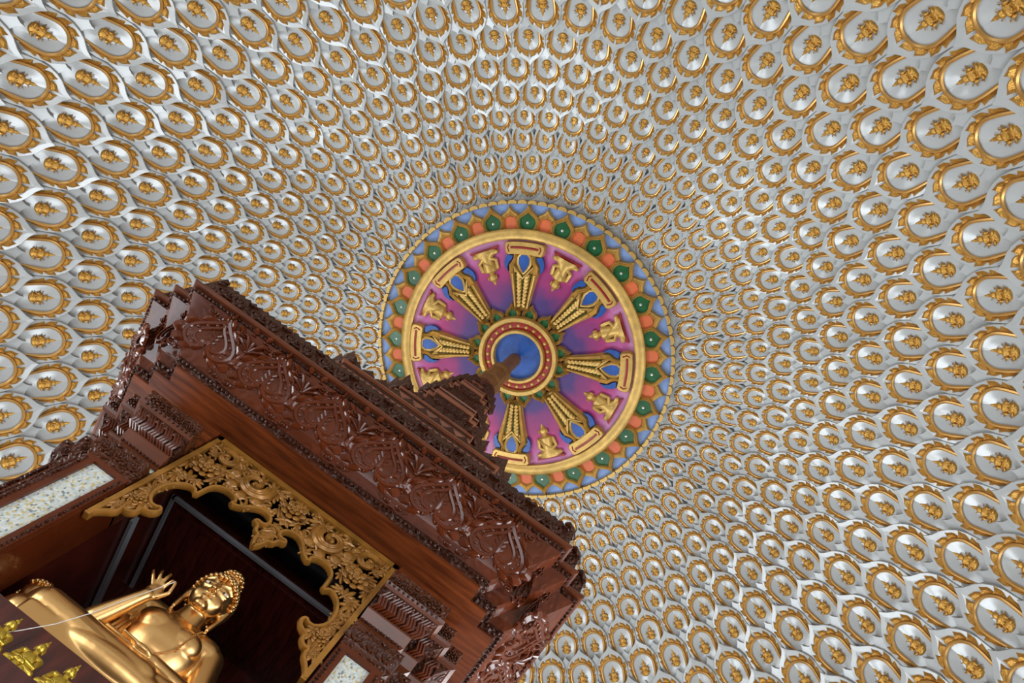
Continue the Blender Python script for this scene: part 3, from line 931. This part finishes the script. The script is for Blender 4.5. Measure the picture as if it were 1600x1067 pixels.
# heart medallion (leaf outline with the point upwards)
def heart(t, w_, h_):
    x = math.sin(t) ** 3
    y = -(13 * math.cos(t) - 5 * math.cos(2 * t) - 2 * math.cos(3 * t) - math.cos(4 * t)) / 17.0
    return x * w_, y * h_ + 0.02


ht = MB()
NH = 40
ht.tube([(*heart(2 * PI * i / NH, 0.165, 0.155), 0.010) for i in range(NH)], 0.017, 6, closed=True)
ht.tube([(*heart(2 * PI * i / NH, 0.105, 0.105), 0.012) for i in range(NH)], 0.013, 6, closed=True)
for i in range(22):
    x, y = heart(2 * PI * (i + .5) / 22, 0.137, 0.13)
    ht.half((x, y, 0.004), 0.0145, 0.02, 7, 2)
for q in range(4):                                   # veins inside the leaf
    for sd in (-1, 1):
        ht.tube([(0, -0.05 + q * 0.028, 0.008), (sd * 0.03, -0.03 + q * 0.03, 0.014), (sd * (0.06 - q * .008), -0.035 + q * 0.034, 0.006)], [.006, .010, .004], 5)
ht.tube([(0, -0.07, 0.008), (0.005, 0.0, 0.018), (0, 0.09, 0.006)], [0.012, 0.013, 0.004], 5)
heart_me = ht.mesh('heart_medallion', M['wood'])
lv = MB()
NL = 72
rows = [[], [], [], [], []]
for i in range(NL):
    t = 2 * PI * i / NL
    u_ = (t * 9 / PI) % 1.0                      # eighteen lobes, swept towards the point
    lob = (u_ if t < PI else 1 - u_)
    out_ = 1.0 + 0.13 * math.sin(PI * lob ** 0.7) + 0.05 * lob
    gro = 1.0 - 0.75 * (1 - math.sin(PI * min(max(u_, .02), .98))) ** 3
    for row, (kw, kh, hz) in zip(rows, ((0.168, 0.158, 0.004), (0.185, 0.172, 0.030), (0.205, 0.188, 0.040), (0.212 * out_, 0.194 * out_, 0.022), (0.216 * out_, 0.198 * out_, 0.0))):
        x, y = heart(t, kw, kh)
        row.append((x, y, hz * gro if hz > .01 else hz))
lv.grid(rows, close_u=True, flip=True)
leafrim_me = lv.mesh('leaf_border', M['wood'])
fn = MB()
for ang, L, r0 in ((-0.95, 0.15, .012), (-0.5, 0.18, .014), (0.0, 0.13, .012), (0.5, 0.18, .014), (0.95, 0.15, .012)):
    sx_ = math.sin(ang); cy_ = math.cos(ang)
    fn.tube([(0, 0, .006), (sx_ * L * .35, cy_ * L * .45, .018), (sx_ * L * .8, cy_ * L * .85, .02), (sx_ * L * 1.15, cy_ * L * .95, .012)], [r0 * .7, r0, r0 * 1.2, r0 * .8], 6)
for sd in (-1, 1):
    fn.half((sd * 0.155, 0.115, 0), 0.024, 0.028, 8, 3)
    pth, rr = spiral(1.1, 0.03, 10, 0.009, start=PI / 2)
    fn.tube([(sd * (0.20 + x), 0.06 + y, z) for x, y, z in pth], rr, 5)
    fn.ell((sd * 0.075, -0.01, 0.01), (0.05, 0.017, 0.018), 6, 4)
for sd in (-1, 1):
    for (lx, ly, la, ll) in ((0.10, 0.03, -1.15, 0.11), (0.13, 0.15, -0.9, 0.09), (0.05, 0.20, -0.35, 0.08), (0.07, -0.09, -2.2, 0.10)):
        dx_, dy_ = -math.sin(la) * sd, math.cos(la)
        fn.tube([(sd * lx, ly, .004), (sd * lx + dx_ * ll * .5, ly + dy_ * ll * .5, .012), (sd * lx + dx_ * ll, ly + dy_ * ll, .003)], [.012, .027, .004], 6, flat=0.7, up=(0, 0, 1))
fn.half((0, 0.0, 0), 0.022, 0.03, 8, 3)
fn.tube([(0, -0.02, .01), (-0.012, -0.09, .018), (0.0, -0.17, .006)], [.016, .014, .004], 6)
fan_me = fn.mesh('palmette', M['wood'])


def on_face(me, name, A, B, x, t, parent, axis='x', sgn=1, sx=1.0, sy=1.0, sz=1.5):
    """A, B: (offset, z) at the bottom and top of a sloped face; x along it"""
    if axis == 'x':
        exv = Vector((1, 0, 0)); o0 = Vector((x, -A[0], A[1])); o1 = Vector((x, -B[0], B[1]))
    else:
        exv = Vector((0, sgn, 0)); o0 = Vector((sgn * A[0], x, A[1])); o1 = Vector((sgn * B[0], x, B[1]))
    ey = (o1 - o0); o = o0 + ey * t; ey.normalize(); en = exv.cross(ey)
    return link(name, me, parent, frame_xf(o, exv, ey, en, sx, sy, sz))


FA, FB = (1.375, 4.395), (1.685, 4.755)
for i in range(6):
    x = -1.30 + i * 0.52
    h_ = on_face(heart_me, 'heart_medallion', FA, FB, x, 0.49, frieze, sx=1.26, sy=1.22, sz=1.0)
    on_face(leafrim_me, 'leaf_border', FA, FB, x, 0.49, frieze, sx=1.26, sy=1.22, sz=1.0)
for i in range(5):
    on_face(fan_me, 'palmette', FA, FB, -1.04 + i * 0.52, 0.66, frieze, sx=0.98, sy=0.80, sz=1.2)
for i in range(6):                                        # small curls filling the ground by the moulding
    for sd in (-1, 1):
        on_face(scroll_me['wood'], 'scroll', FA, FB, -1.30 + i * 0.52 + sd * 0.155, 0.90, frieze, sx=sd * .8, sy=.55, sz=1.1)
        on_face(scroll_me['wood'], 'scroll', FA, FB, -1.30 + i * 0.52 + sd * 0.205, 0.10, frieze, sx=sd * .8, sy=-.5, sz=1.1)
for st in (1, 2):                                         # narrow faces at the stepped corners
    for side in (-1, 1):
        xc = side * (1.545 + FS * (st - 0.5))
        off = FS * st
        A_, B_ = (1.375 - off, 4.395), (1.685 - off, 4.755)
        on_face(heart_me, 'heart_medallion', A_, B_, xc, 0.42, frieze, sx=0.30)
        on_face(fan_me, 'palmette', A_, B_, xc, 0.74, frieze, sx=0.26, sy=0.6)
SA, SB = (1.365 + 2 * FS, 4.395), (1.70 + 2 * FS, 4.755)
for side in (-1, 1):
    for i in range(5):
        y = -1.04 + i * 0.52
        on_face(heart_me, 'heart_medallion', SA, SB, y, 0.49, frieze, 'y', side, sx=1.26, sy=1.22, sz=1.0)
        on_face(leafrim_me, 'leaf_border', SA, SB, y, 0.49, frieze, 'y', side, sx=1.26, sy=1.22, sz=1.0)
        if i < 4: on_face(fan_me, 'palmette', SA, SB, y + 0.26, 0.66, frieze, 'y', side, sx=0.98, sy=0.80, sz=1.2)

for i in range(20):
    x = -1.58 + i * 0.166
    on_face(scroll_me['wooddark'], 'scroll', (1.71, 4.83), (1.71, 5.06), x, 0.5, fascia, sx=(1 if i % 2 else -1) * 1.15, sy=1.3)
for st in (1, 2):
    for side in (-1, 1):
        on_face(scroll_me['wooddark'], 'scroll', (1.71 - FS * st, 4.83), (1.71 - FS * st, 5.06), side * (1.72 + FS * (st - .5)), 0.5, fascia, sx=side * .9, sy=1.3)

# antefix leaf for the roof edges
af = MB()
poly = [(-0.065, 0), (0.065, 0), (0.07, 0.05), (0.035, 0.10), (0.0, 0.17), (-0.035, 0.10), (-0.07, 0.05)]
af.prism(poly, -0.02, 0.02, inset=0.008)
af.add([(x, y, -0.02) for x, y in reversed(poly)], [tuple(range(7))])
ante_me = af.mesh('antefix', M['wooddark'])


def crest(hx, hy, s, z, step, scale, parent, corner=1.5):
    P = redent(hx, hy, s, z)
    for a, b_ in zip(P, P[1:] + P[:1]):
        a = Vector(a); b_ = Vector(b_); d_ = b_ - a; L = d_.length; d_.normalize(); k = max(1, round(L / step))
        for i in range(k):
            link('antefix', ante_me, parent, frame_xf(a + d_ * L * ((i + .5) / k), d_, Vector((0, 0, 1)), d_.cross(Vector((0, 0, 1))), L / k / 0.14, scale, 1))
    for c in P[0::5] + P[4::5] + P[2::5]:
        dv_ = Vector((c[0], c[1], 0)).normalized()
        link('antefix', ante_me, parent, frame_xf(Vector(c), Vector((-dv_.y, dv_.x, 0)), (Vector((0, 0, 1)) + dv_ * .35).normalized(), dv_, corner * .8, scale * corner, 1.2))


crest(1.69, 1.69, FS, 5.06, 0.060, 0.26, fascia, 1.3)


def tier(hx, hy, s, z_low, z_eave, z_top, next_in, crest_h, step, nm='roof_tier'):
    """set-back wall, flared eave with a bright lower lip, fascia, row of antefixes"""
    m_ = MB()
    k = 0.80
    m_.loft([redent(hx * k, hy * k, s * k, z_low), redent(hx * k, hy * k, s * k, z_eave - 0.10), redent(hx * .88, hy * .88, s * .9, z_eave - 0.06), redent(hx * .95, hy * .95, s, z_eave - 0.005),
             redent(hx * .96, hy * .96, s, z_eave + .01), redent(hx * .96, hy * .96, s, z_top), redent(hx * .9, hy * .9, s, z_top + .02)])
    t_ = m_.build(nm, M['wooddark'], shr, smooth=False)
    lip = MB(); lip.loft([redent(hx * .955, hy * .955, s, z_eave - .02), redent(hx, hy, s, z_eave), redent(hx, hy, s, z_eave + .03), redent(hx * .955, hy * .955, s, z_eave + .045)])
    lip.build('eave_lip', M['lip'], t_, smooth=False)
    lip = MB(); lip.loft([redent(hx * .955, hy * .955, s, z_top - .03), redent(hx * .985, hy * .985, s, z_top - .02), redent(hx * .985, hy * .985, s, z_top), redent(hx * .955, hy * .955, s, z_top + .01)])
    lip.build('eave_lip', M['lip'], t_, smooth=False)
    crest(hx * .95, hy * .95, s, z_top, step, crest_h, t_, 1.7)
    return t_


tier(0.96, 1.045, 0.10, 5.05, 6.26, 6.46, 0.8, 0.9, 0.16)
tier(0.51, 0.69, 0.10, 6.4, 7.17, 7.34, 0.5, 1.1, 0.14)
tier(0.285, 0.465, 0.08, 7.3, 8.20, 8.34, 0.3, 0.8, 0.12)
tier(0.18, 0.40, 0.07, 8.3, 8.95, 9.06, 0.3, 0.6, 0.10)
tier(0.12, 0.30, 0.06, 9.0, 9.34, 9.42, 0.3, 0.6, 0.10)
m_ = MB(); m_.lathe([(0.30, 9.40), (0.31, 9.46), (0.24, 9.52), (0.22, 9.75), (0.25, 9.82), (0.20, 9.9)], 8)
m_.build('spire_base', M['wood'], shr, smooth=False)
m_ = MB(); m_.lathe([(0.20, 9.9), (0.185, 10.2), (0.21, 10.26), (0.175, 10.34), (0.145, 10.74)], 8)
m_.build('spire_shaft', M['spire'], shr, smooth=False)
m_ = MB(); m_.lathe([(0.14, 10.72), (0.18, 10.78), (0.18, 10.86), (0.13, 10.92), (0.118, 11.0), (0.115, 11.62), (0.12, 11.64), (0.105, 11.70)], 10)
m_.build('spire', M['spire'], shr, smooth=True)
m_ = MB(); m_.lathe([(0.11, 11.69), (0.105, 11.74), (0.055, 11.86), (0.003, 11.985)], 10)
m_.build('spire_tip', M['wood'], shr, smooth=True)

# ------------------------------------------------------------------ gilded fret across the top of the niche
FY = -1.06
fret = MB()
for x0, x1, z0, z1 in ((-0.80, -0.765, 3.10, 4.33), (0.765, 0.80, 3.10, 4.33), (-0.80, 0.80, 4.285, 4.33)):
    fret.box(x0, x1, FY - 0.03, FY + 0.02, z0, z1)
fret = fret.build('gilded_fret', M['fret'], shr, smooth=False)
edge = [(0.0, 3.668), (.028, 3.715), (.036, 3.775), (.072, 3.785), (.085, 3.838), (.128, 3.848), (.118, 3.875), (.085, 3.868), (.055, 3.882), (.047, 3.915), (.072, 3.965), (.145, 3.985), (.21, 3.948), (.262, 3.875), (.328, 3.842), (.312, 3.895), (.37, 3.932), (.45, 3.925), (.50, 3.875), (.51, 3.80), (.515, 3.72), (.555, 3.768), (.615, 3.745), (.662, 3.69), (.69, 3.60), (.685, 3.515), (.64, 3.447), (.595, 3.44), (.565, 3.465), (.545, 3.43), (.58, 3.38), (.638, 3.366), (.622, 3.325), (.665, 3.282), (.702, 3.294), (.692, 3.24), (.745, 3.19), (.79, 3.115)]
# smooth the traced outline a little by Chaikin cutting, keeping its cusps
ed = [edge[0]]
for a, b_ in zip(edge, edge[1:]):
    ed.append((a[0] * .75 + b_[0] * .25, a[1] * .75 + b_[1] * .25)); ed.append((a[0] * .25 + b_[0] * .75, a[1] * .25 + b_[1] * .75))
ed.append(edge[-1])
for sd in (-1, 1):
    e_ = MB()
    e_.tube([(sd * x, FY - 0.01, z) for x, z in ed], 0.0175, 6, up=(0, 1, 0), flat=1.6)
    e_.build('scalloped_edge', M['fret'], fret)
FX = frame_xf(Vector((0, FY, 0)), Vector((1, 0, 0)), Vector((0, 0, 1)), Vector((0, -1, 0)))


def fx(x, z, rot=0.0, sc_=1.0, mir=1, lift=0.0):
    return FX @ Matrix.Translation((x, z, lift)) @ Matrix.Rotation(rot, 4, 'Z') @ Matrix.Diagonal((sc_ * mir, sc_, sc_, 1))


fl = MB()
for layer, (r, n_, h_, w_) in enumerate(((0.055, 8, 0.006, 0.021), (0.036, 6, 0.018, 0.017), (0.019, 5, 0.030, 0.011))):
    for i in range(n_):
        a = 2 * PI * (i + layer * .5) / n_
        fl.ell((r, 0, h_), (r * 0.48, w_, 0.010), 8, 6, xf=Matrix.Rotation(a, 4, 'Z') @ Matrix.Translation((0, 0, h_)) @ Matrix.Rotation(-0.35 - .2 * layer, 4, 'Y') @ Matrix.Translation((0, 0, -h_)))
fl.half((0, 0, 0.03), 0.014, 0.02, 8, 3)
flower_me = fl.mesh('flower', M['fretleaf'])
sw = MB()
for k_, (r, tr_) in enumerate(((0.10, 0.019), (0.078, 0.012), (0.062, 0.010))):
    pth, rr = spiral(1.25, r, 22, tr_, start=0.4 + .1 * k_)
    sw.tube([(x, y, z + 0.012 + .006 * k_) for x, y, z in pth], rr, 6)
sw.half((0.0, 0.0, 0.0), 0.028, 0.035, 8, 3)
for i in range(4):
    a = 1.8 + i * 0.75
    sw.ell((0.118 * math.cos(a), 0.118 * math.sin(a), 0.012), (0.034, 0.034, 0.016), 6, 4)
swirl_me = sw.mesh('scroll', M['fretleaf'])
lf_ = MB()
for a_, l_, w_ in ((0.0, 0.105, 0.017), (0.55, 0.085, 0.015), (-0.55, 0.085, 0.015), (1.15, 0.06, 0.013), (-1.15, 0.06, 0.013)):
    q_ = Matrix.Rotation(a_, 4, 'Z')
    lf_.ell((0, l_ * 0.5, 0.008), (w_, l_ * 0.5, 0.013), 8, 6, xf=q_)
lf_.tube([(0, -0.03, 0.004), (0.004, 0.02, 0.02), (0, 0.085, 0.018)], [0.008, 0.009, 0.003], 5)
leaf_me = lf_.mesh('acanthus_leaf', M['fretleaf'])
taken = []
link('flower', flower_me, fret, fx(0, 4.13, 0, 1.3, lift=.01)); taken.append((0, 4.13, .085))
for sd in (-1, 1):
    for x, z, s_ in ((0.63, 3.955, 1.3), (0.70, 3.415, 0.75), (0.73, 3.27, 0.4)):
        link('flower', flower_me, fret, fx(sd * x, z, 0.3, s_, lift=.01)); taken.append((sd * x, z, .075 * s_))
    for x, z, s_, rt in ((0.33, 4.125, 1.35, 2.2), (0.62, 4.175, 1.0, 0.2), (0.165, 4.05, 0.6, 3.0), (0.45, 4.03, 0.5, 1.0), (0.705, 3.62, 0.38, 0.5), (0.725, 3.53, 0.36, 2.0)):
        link('scroll', swirl_me, fret, fx(sd * x, z, sd * rt, s_, sd, lift=.005)); taken.append((sd * x, z, .10 * s_))
region = [(x, z) for x, z in edge] + [(0.77, 3.115), (0.77, 4.29), (0, 4.29)]
rnd = random.Random(3)
for tries in range(2600):
    x = rnd.uniform(0, .77); z = rnd.uniform(3.15, 4.29)
    if not inside(x, z, region): continue
    if any(math.hypot(x - a, z - b_) < r * 0.8 for a, b_, r in taken): continue
    if min(math.hypot(x - a, z - b_) for a, b_ in ed) < 0.03: continue
    taken.append((x, z, 0.085))
    rt = rnd.uniform(0, 2 * PI); s_ = rnd.uniform(0.85, 1.15)
    for sd in (-1, 1):
        link('acanthus_leaf', leaf_me, fret, fx(sd * x, z, sd * rt, s_, lift=rnd.uniform(0, .006)) @ Matrix.Translation((0, -0.04, 0)))
me_p = MB(); me_p.prism([(-0.03, 3.80), (0.0, 3.76), (0.03, 3.80), (0.055, 3.835), (0.02, 3.875), (0, 3.90), (-0.02, 3.875), (-0.055, 3.835)], -0.01, 0.022, inset=0.01, xf=FX)
me_p.build('pendant_leaf', M['fretleaf'], fret)

# ------------------------------------------------------------------ seated gold statue
stt = thing('seated_statue', 'large polished gold seated statue in the niche with its right hand raised', 'statue', (0, -0.70, 2.46))
b = MB()
b.ell = lambda c, r, nu=12, nv=8: MB.ell(b, c, r, nu * 2, nv * 2)
b.capsule = lambda p0, r0, p1, r1: MB.capsule(b, p0, r0, p1, r1, 28)
# legs and lap
b.ell((0, -0.70, 2.60), (0.60, 0.32, 0.155), 28, 12)
b.box(-0.57, 0.57, -0.97, -0.50, 2.468, 2.60)
b.capsule((-0.60, -0.86, 2.56), 0.095, (0.60, -0.86, 2.56), 0.095)
b.capsule((-0.12, -0.70, 2.70), 0.15, (-0.53, -0.82, 2.68), 0.125); b.capsule((0.12, -0.70, 2.70), 0.15, (0.53, -0.82, 2.68), 0.125)
b.capsule((-0.53, -0.86, 2.665), 0.115, (0.12, -0.93, 2.64), 0.085); b.capsule((0.53, -0.86, 2.655), 0.11, (-0.05, -0.90, 2.655), 0.085)
# torso
b.ell((0, -0.68, 2.80), (0.21, 0.155, 0.20), 20, 12); b.ell((0, -0.70, 3.02), (0.245, 0.155, 0.22), 20, 12)
b.ell((-0.10, -0.79, 3.06), (0.115, 0.07, 0.09), 16, 10); b.ell((0.10, -0.79, 3.06), (0.115, 0.07, 0.09), 16, 10)
b.capsule((-0.215, -0.68, 3.165), 0.095, (0.215, -0.68, 3.165), 0.095)
b.capsule((0, -0.70, 3.13), 0.115, (0, -0.735, 3.33), 0.080)
# head and face
b.ell((0, -0.745, 3.465), (0.130, 0.142, 0.160), 24, 16); b.ell((0, -0.792, 3.375), (0.108, 0.088, 0.105), 18, 12)
b.ell((0, -0.850, 3.288), (0.046, 0.034, 0.032), 12, 8)
b.capsule((0, -0.880, 3.468), 0.011, (0, -0.918, 3.388), 0.017); b.ell((-0.019, -0.896, 3.379), (0.014, 0.016, 0.011), 10, 6); b.ell((0.019, -0.896, 3.379), (0.014, 0.016, 0.011), 10, 6)
b.capsule((-0.030, -0.870, 3.336), 0.0065, (0, -0.882, 3.334), 0.008); b.capsule((0.030, -0.870, 3.336), 0.0065, (0, -0.882, 3.334), 0.008); b.capsule((-0.014, -0.872, 3.319), 0.0075, (0.014, -0.872, 3.319), 0.0075)
for sd in (-1, 1):
    b.capsule((sd * 0.018, -0.886, 3.470), 0.008, (sd * 0.055, -0.880, 3.500), 0.008); b.capsule((sd * 0.055, -0.880, 3.500), 0.008, (sd * 0.102, -0.845, 3.480), 0.007)
    b.capsule((sd * 0.030, -0.876, 3.424), 0.010, (sd * 0.085, -0.852, 3.426), 0.010); b.capsule((sd * 0.030, -0.878, 3.450), 0.009, (sd * 0.088, -0.855, 3.452), 0.009)
    b.ell((sd * 0.062, -0.828, 3.37), (0.042, 0.035, 0.048), 12, 8)
    b.capsule((sd * 0.133, -0.735, 3.47), 0.022, (sd * 0.133, -0.745, 3.37), 0.019); b.capsule((sd * 0.133, -0.745, 3.37), 0.018, (sd * 0.128, -0.760, 3.25), 0.014)
# raised right arm (left in view) and the arm resting on the lap
b.capsule((-0.255, -0.67, 3.155), 0.09, (-0.345, -0.79, 2.85), 0.07); b.capsule((-0.345, -0.80, 2.84), 0.066, (-0.245, -0.895, 3.03), 0.040)
b.capsule((0.255, -0.67, 3.155), 0.09, (0.36, -0.72, 2.86), 0.072); b.capsule((0.36, -0.73, 2.85), 0.068, (0.10, -0.93, 2.745), 0.045)
b.ell((0.02, -0.95, 2.745), (0.075, 0.05, 0.025), 14, 8)
for q in range(4):
    b.capsule((-0.02, -0.985 + q * 0.024, 2.748), 0.0115, (-0.115, -0.985 + q * 0.024, 2.755), 0.010)
# raised hand: palm to the front, thumb and forefinger closed in a ring
b.capsule((-0.245, -0.895, 3.03), 0.038, (-0.228, -0.905, 3.07), 0.038)
b.ell((-0.217, -0.908, 3.115), (0.052, 0.021, 0.060), 16, 10)
fingers = [((-0.258, 3.145), (-0.296, 3.185), (-0.322, 3.222), 0.0112), ((-0.242, 3.165), (-0.268, 3.215), (-0.284, 3.255), 0.012), ((-0.221, 3.172), (-0.231, 3.225), (-0.236, 3.272), 0.012)]
for p0, p1, p2, r in fingers:
    b.capsule((p0[0], -0.910, p0[1]), r * 1.15, (p1[0], -0.924, p1[1]), r * 1.05); b.capsule((p1[0], -0.924, p1[1]), r * 1.05, (p2[0], -0.914, p2[1]), r * .9)
b.capsule((-0.198, -0.912, 3.165), 0.0125, (-0.188, -0.945, 3.215), 0.0115); b.capsule((-0.188, -0.945, 3.215), 0.0115, (-0.160, -0.962, 3.205), 0.010)
b.capsule((-0.178, -0.912, 3.095), 0.016, (-0.142, -0.938, 3.14), 0.0128); b.capsule((-0.142, -0.938, 3.14), 0.0128, (-0.157, -0.960, 3.198), 0.0105)
body_o = b.build('body', M['statue'], stt)
rm = body_o.modifiers.new('remesh', 'REMESH'); rm.mode = 'VOXEL'; rm.voxel_size = 0.0065; rm.use_smooth_shade = True
sm = body_o.modifiers.new('smooth', 'SMOOTH'); sm.factor = 0.5; sm.iterations = 9
# hair curls and topknot
hc = MB()
gn = 420
for i in range(gn):
    zc = 1 - 2 * (i + .5) / gn; ph = i * 2.39996
    rr_ = math.sqrt(1 - zc * zc); dx, dy = rr_ * math.cos(ph), rr_ * math.sin(ph)
    line = 0.36 - 0.10 * abs(dx) if dy < -0.35 else (-0.05 if dy < 0.15 else -0.55)
    if zc < line: continue
    hc.ell((dx * 0.142, -0.745 + dy * 0.152, 3.46 + zc * 0.172), (0.0155, 0.0155, 0.0155), 8, 5)
hc.ell((0, -0.75, 3.645), (0.078, 0.078, 0.060), 14, 8)
for i in range(60):
    zc = 1 - (i + .5) / 60 * 1.1; ph = i * 2.39996; rr_ = math.sqrt(max(0, 1 - zc * zc))
    hc.ell((0.078 * rr_ * math.cos(ph), -0.75 + 0.082 * rr_ * math.sin(ph), 3.645 + zc * 0.064), (0.014, 0.014, 0.014), 8, 5)
hc.ell((0, -0.755, 3.718), (0.026, 0.026, 0.024), 10, 6)
hc.build('hair_curls', M['statue'], stt)
for sd in (-1, 1):
    ey_ = MB(); ey_.ell((sd * 0.057, -0.866, 3.436), (0.026, 0.012, 0.0085), 14, 8)
    e_o = ey_.build('eye', M['eye'], stt)
    pu = MB(); pu.ell((sd * 0.055, -0.876, 3.435), (0.0075, 0.004, 0.0075), 10, 6)
    pu.build('pupil', M['pupil'], e_o)
# robe: hem across the chest, fold over the left shoulder, hems on the lap
rb = MB()
rb.tube([(0.150, -0.70, 3.262), (0.150, -0.79, 3.20), (0.125, -0.862, 3.10), (0.118, -0.862, 3.0), (0.09, -0.845, 2.92), (0.02, -0.84, 2.84), (-0.10, -0.83, 2.79)], 0.0045, 8)
for q in range(14):
    f_ = q / 13
    rb.ell((0.135 - 0.02 * f_, -0.835 - .03 * math.sin(PI * f_), 3.16 - 0.20 * f_), (0.006, 0.006, 0.006), 6, 4)
for q in range(5):
    rb.tube([(-0.22 - q * 0.05, -0.93 + .015 * q, 2.765 - q * 0.008), (-0.05 - q * .03, -0.965, 2.735 - q * 0.02), (0.20 - q * .02, -0.955, 2.71 - q * 0.016), (0.45, -0.93, 2.68 - q * .02)], 0.012, 6)
rb.tube([(-0.55, -0.955, 2.70), (-0.30, -0.985, 2.665), (-0.02, -0.99, 2.63), (0.25, -0.98, 2.61)], 0.014, 6)
rb.tube([(-0.02, -0.99, 2.63), (0.0, -0.975, 2.68), (0.03, -0.955, 2.72)], 0.012, 6)
for q in range(3):
    rb.tube([(-0.27 + q * .02, -0.75 - q * .012, 3.06 - q * .04), (-0.235 + q * .02, -0.80, 2.95), (-0.25 + q * .03, -0.80, 2.84)], 0.013, 6)
rb.build('robe', M['robe'], stt)

# small curly-haired gold figure behind the statue's knee
sf = thing('gold_figure', 'small gold figure with curly hair behind the large statue knee', 'figurine', (-0.70, -0.68, 2.46))
q_ = MB()
q_.capsule((-0.70, -0.68, 2.52), 0.07, (-0.70, -0.68, 2.72), 0.06); q_.ell((-0.70, -0.70, 2.80), (0.07, 0.075, 0.085), 16, 10)
q_.build('body', M['statue'], sf)
q_ = MB()
for i in range(150):
    zc = 1 - 2 * (i + .5) / 150; ph = i * 2.39996; r_ = math.sqrt(1 - zc * zc)
    if zc < 0.25 and not r_ * math.sin(ph) > 0.0: continue
    q_.ell((-0.70 + .078 * r_ * math.cos(ph), -0.695 + .082 * r_ * math.sin(ph), 2.805 + .092 * zc), (0.0125, 0.0125, 0.0125), 7, 5)
q_.ell((-0.70, -0.69, 2.905), (0.028, 0.028, 0.026), 12, 8)
q_.build('hair_curls', M['statue'], sf)

# three little gold figures on the ledge
LBL = ('tiny yellow gold seated figurine cut off by the left picture edge', 'tiny yellow gold seated figurine in the middle of the three on the ledge', 'tiny yellow gold seated figurine nearest the bottom of the picture')
fb = MB()
fb.ell((0, 0, 0.015), (0.062, 0.05, 0.018), 14, 6)
for i in range(12):
    a = 2 * PI * i / 12
    fb.ell((0.055 * math.cos(a), 0.045 * math.sin(a), 0.022), (0.016, 0.014, 0.016), 6, 4)
fb.ell((0, 0, 0.045), (0.060, 0.045, 0.024), 14, 6)
fbt = MB()
fbt.ell((0, 0, 0.085), (0.034, 0.026, 0.042), 12, 12); fbt.capsule((-.034, 0, .112), .013, (.034, 0, .112), .013, 12)
for sd in (-1, 1):
    fbt.capsule((sd * .042, 0, .108), .012, (sd * .046, -.014, .07), .010, 12); fbt.capsule((sd * .046, -.014, .07), .010, (sd * .008, -.04, .058), .009, 12)
    fbt.capsule((sd * .052, -.01, .045), .018, (-sd * .01, -.04, .045), .014, 12)
fbt.capsule((0, 0, .12), .012, (0, 0, .135), .012, 12)
fbh = MB(); fbh.ell((0, -.002, .150), (.0185, .020, .023), 12, 8); fbh.ell((0, 0, .176), (.010, .010, .012), 8, 6); fbh.ell((0, 0, .190), (.004, .004, .010), 6, 5)
for sd in (-1, 1): fbh.ell((sd * .019, 0, .146), (.004, .005, .012), 6, 4)
fmes = [('lotus_base', fb.mesh('lotus_base', M['figure'])), ('body', fbt.mesh('body', M['figure'])), ('head', fbh.mesh('head', M['figure']))]
for i, x in enumerate((-0.405, -0.225, -0.045)):
    f_ = thing('figurine', LBL[i], 'figurine', (x, -1.17, 2.10), 'small figures on the altar ledge')
    for nm, me in fmes:
        link(nm, me, f_).location = Vector((x, -1.17, 2.10)) if f_.name in ROOT_LOC else (0, 0, 0)
    f_.scale = (1.22, 1.22, 1.22)

# white thread from the raised hand
th = MB()
pts = [(-0.162, -0.972, 3.20), (-0.20, -0.985, 3.05), (-0.245, -1.01, 2.86), (-0.285, -1.03, 2.68), (-0.335, -1.06, 2.50), (-0.40, -1.10, 2.33), (-0.47, -1.14, 2.19), (-0.56, -1.18, 2.108)]
th.tube(pts, 0.0022, 6)
tag(th.build('thread', M['thread']), 'thin white thread hanging from the raised gold hand', 'thread')
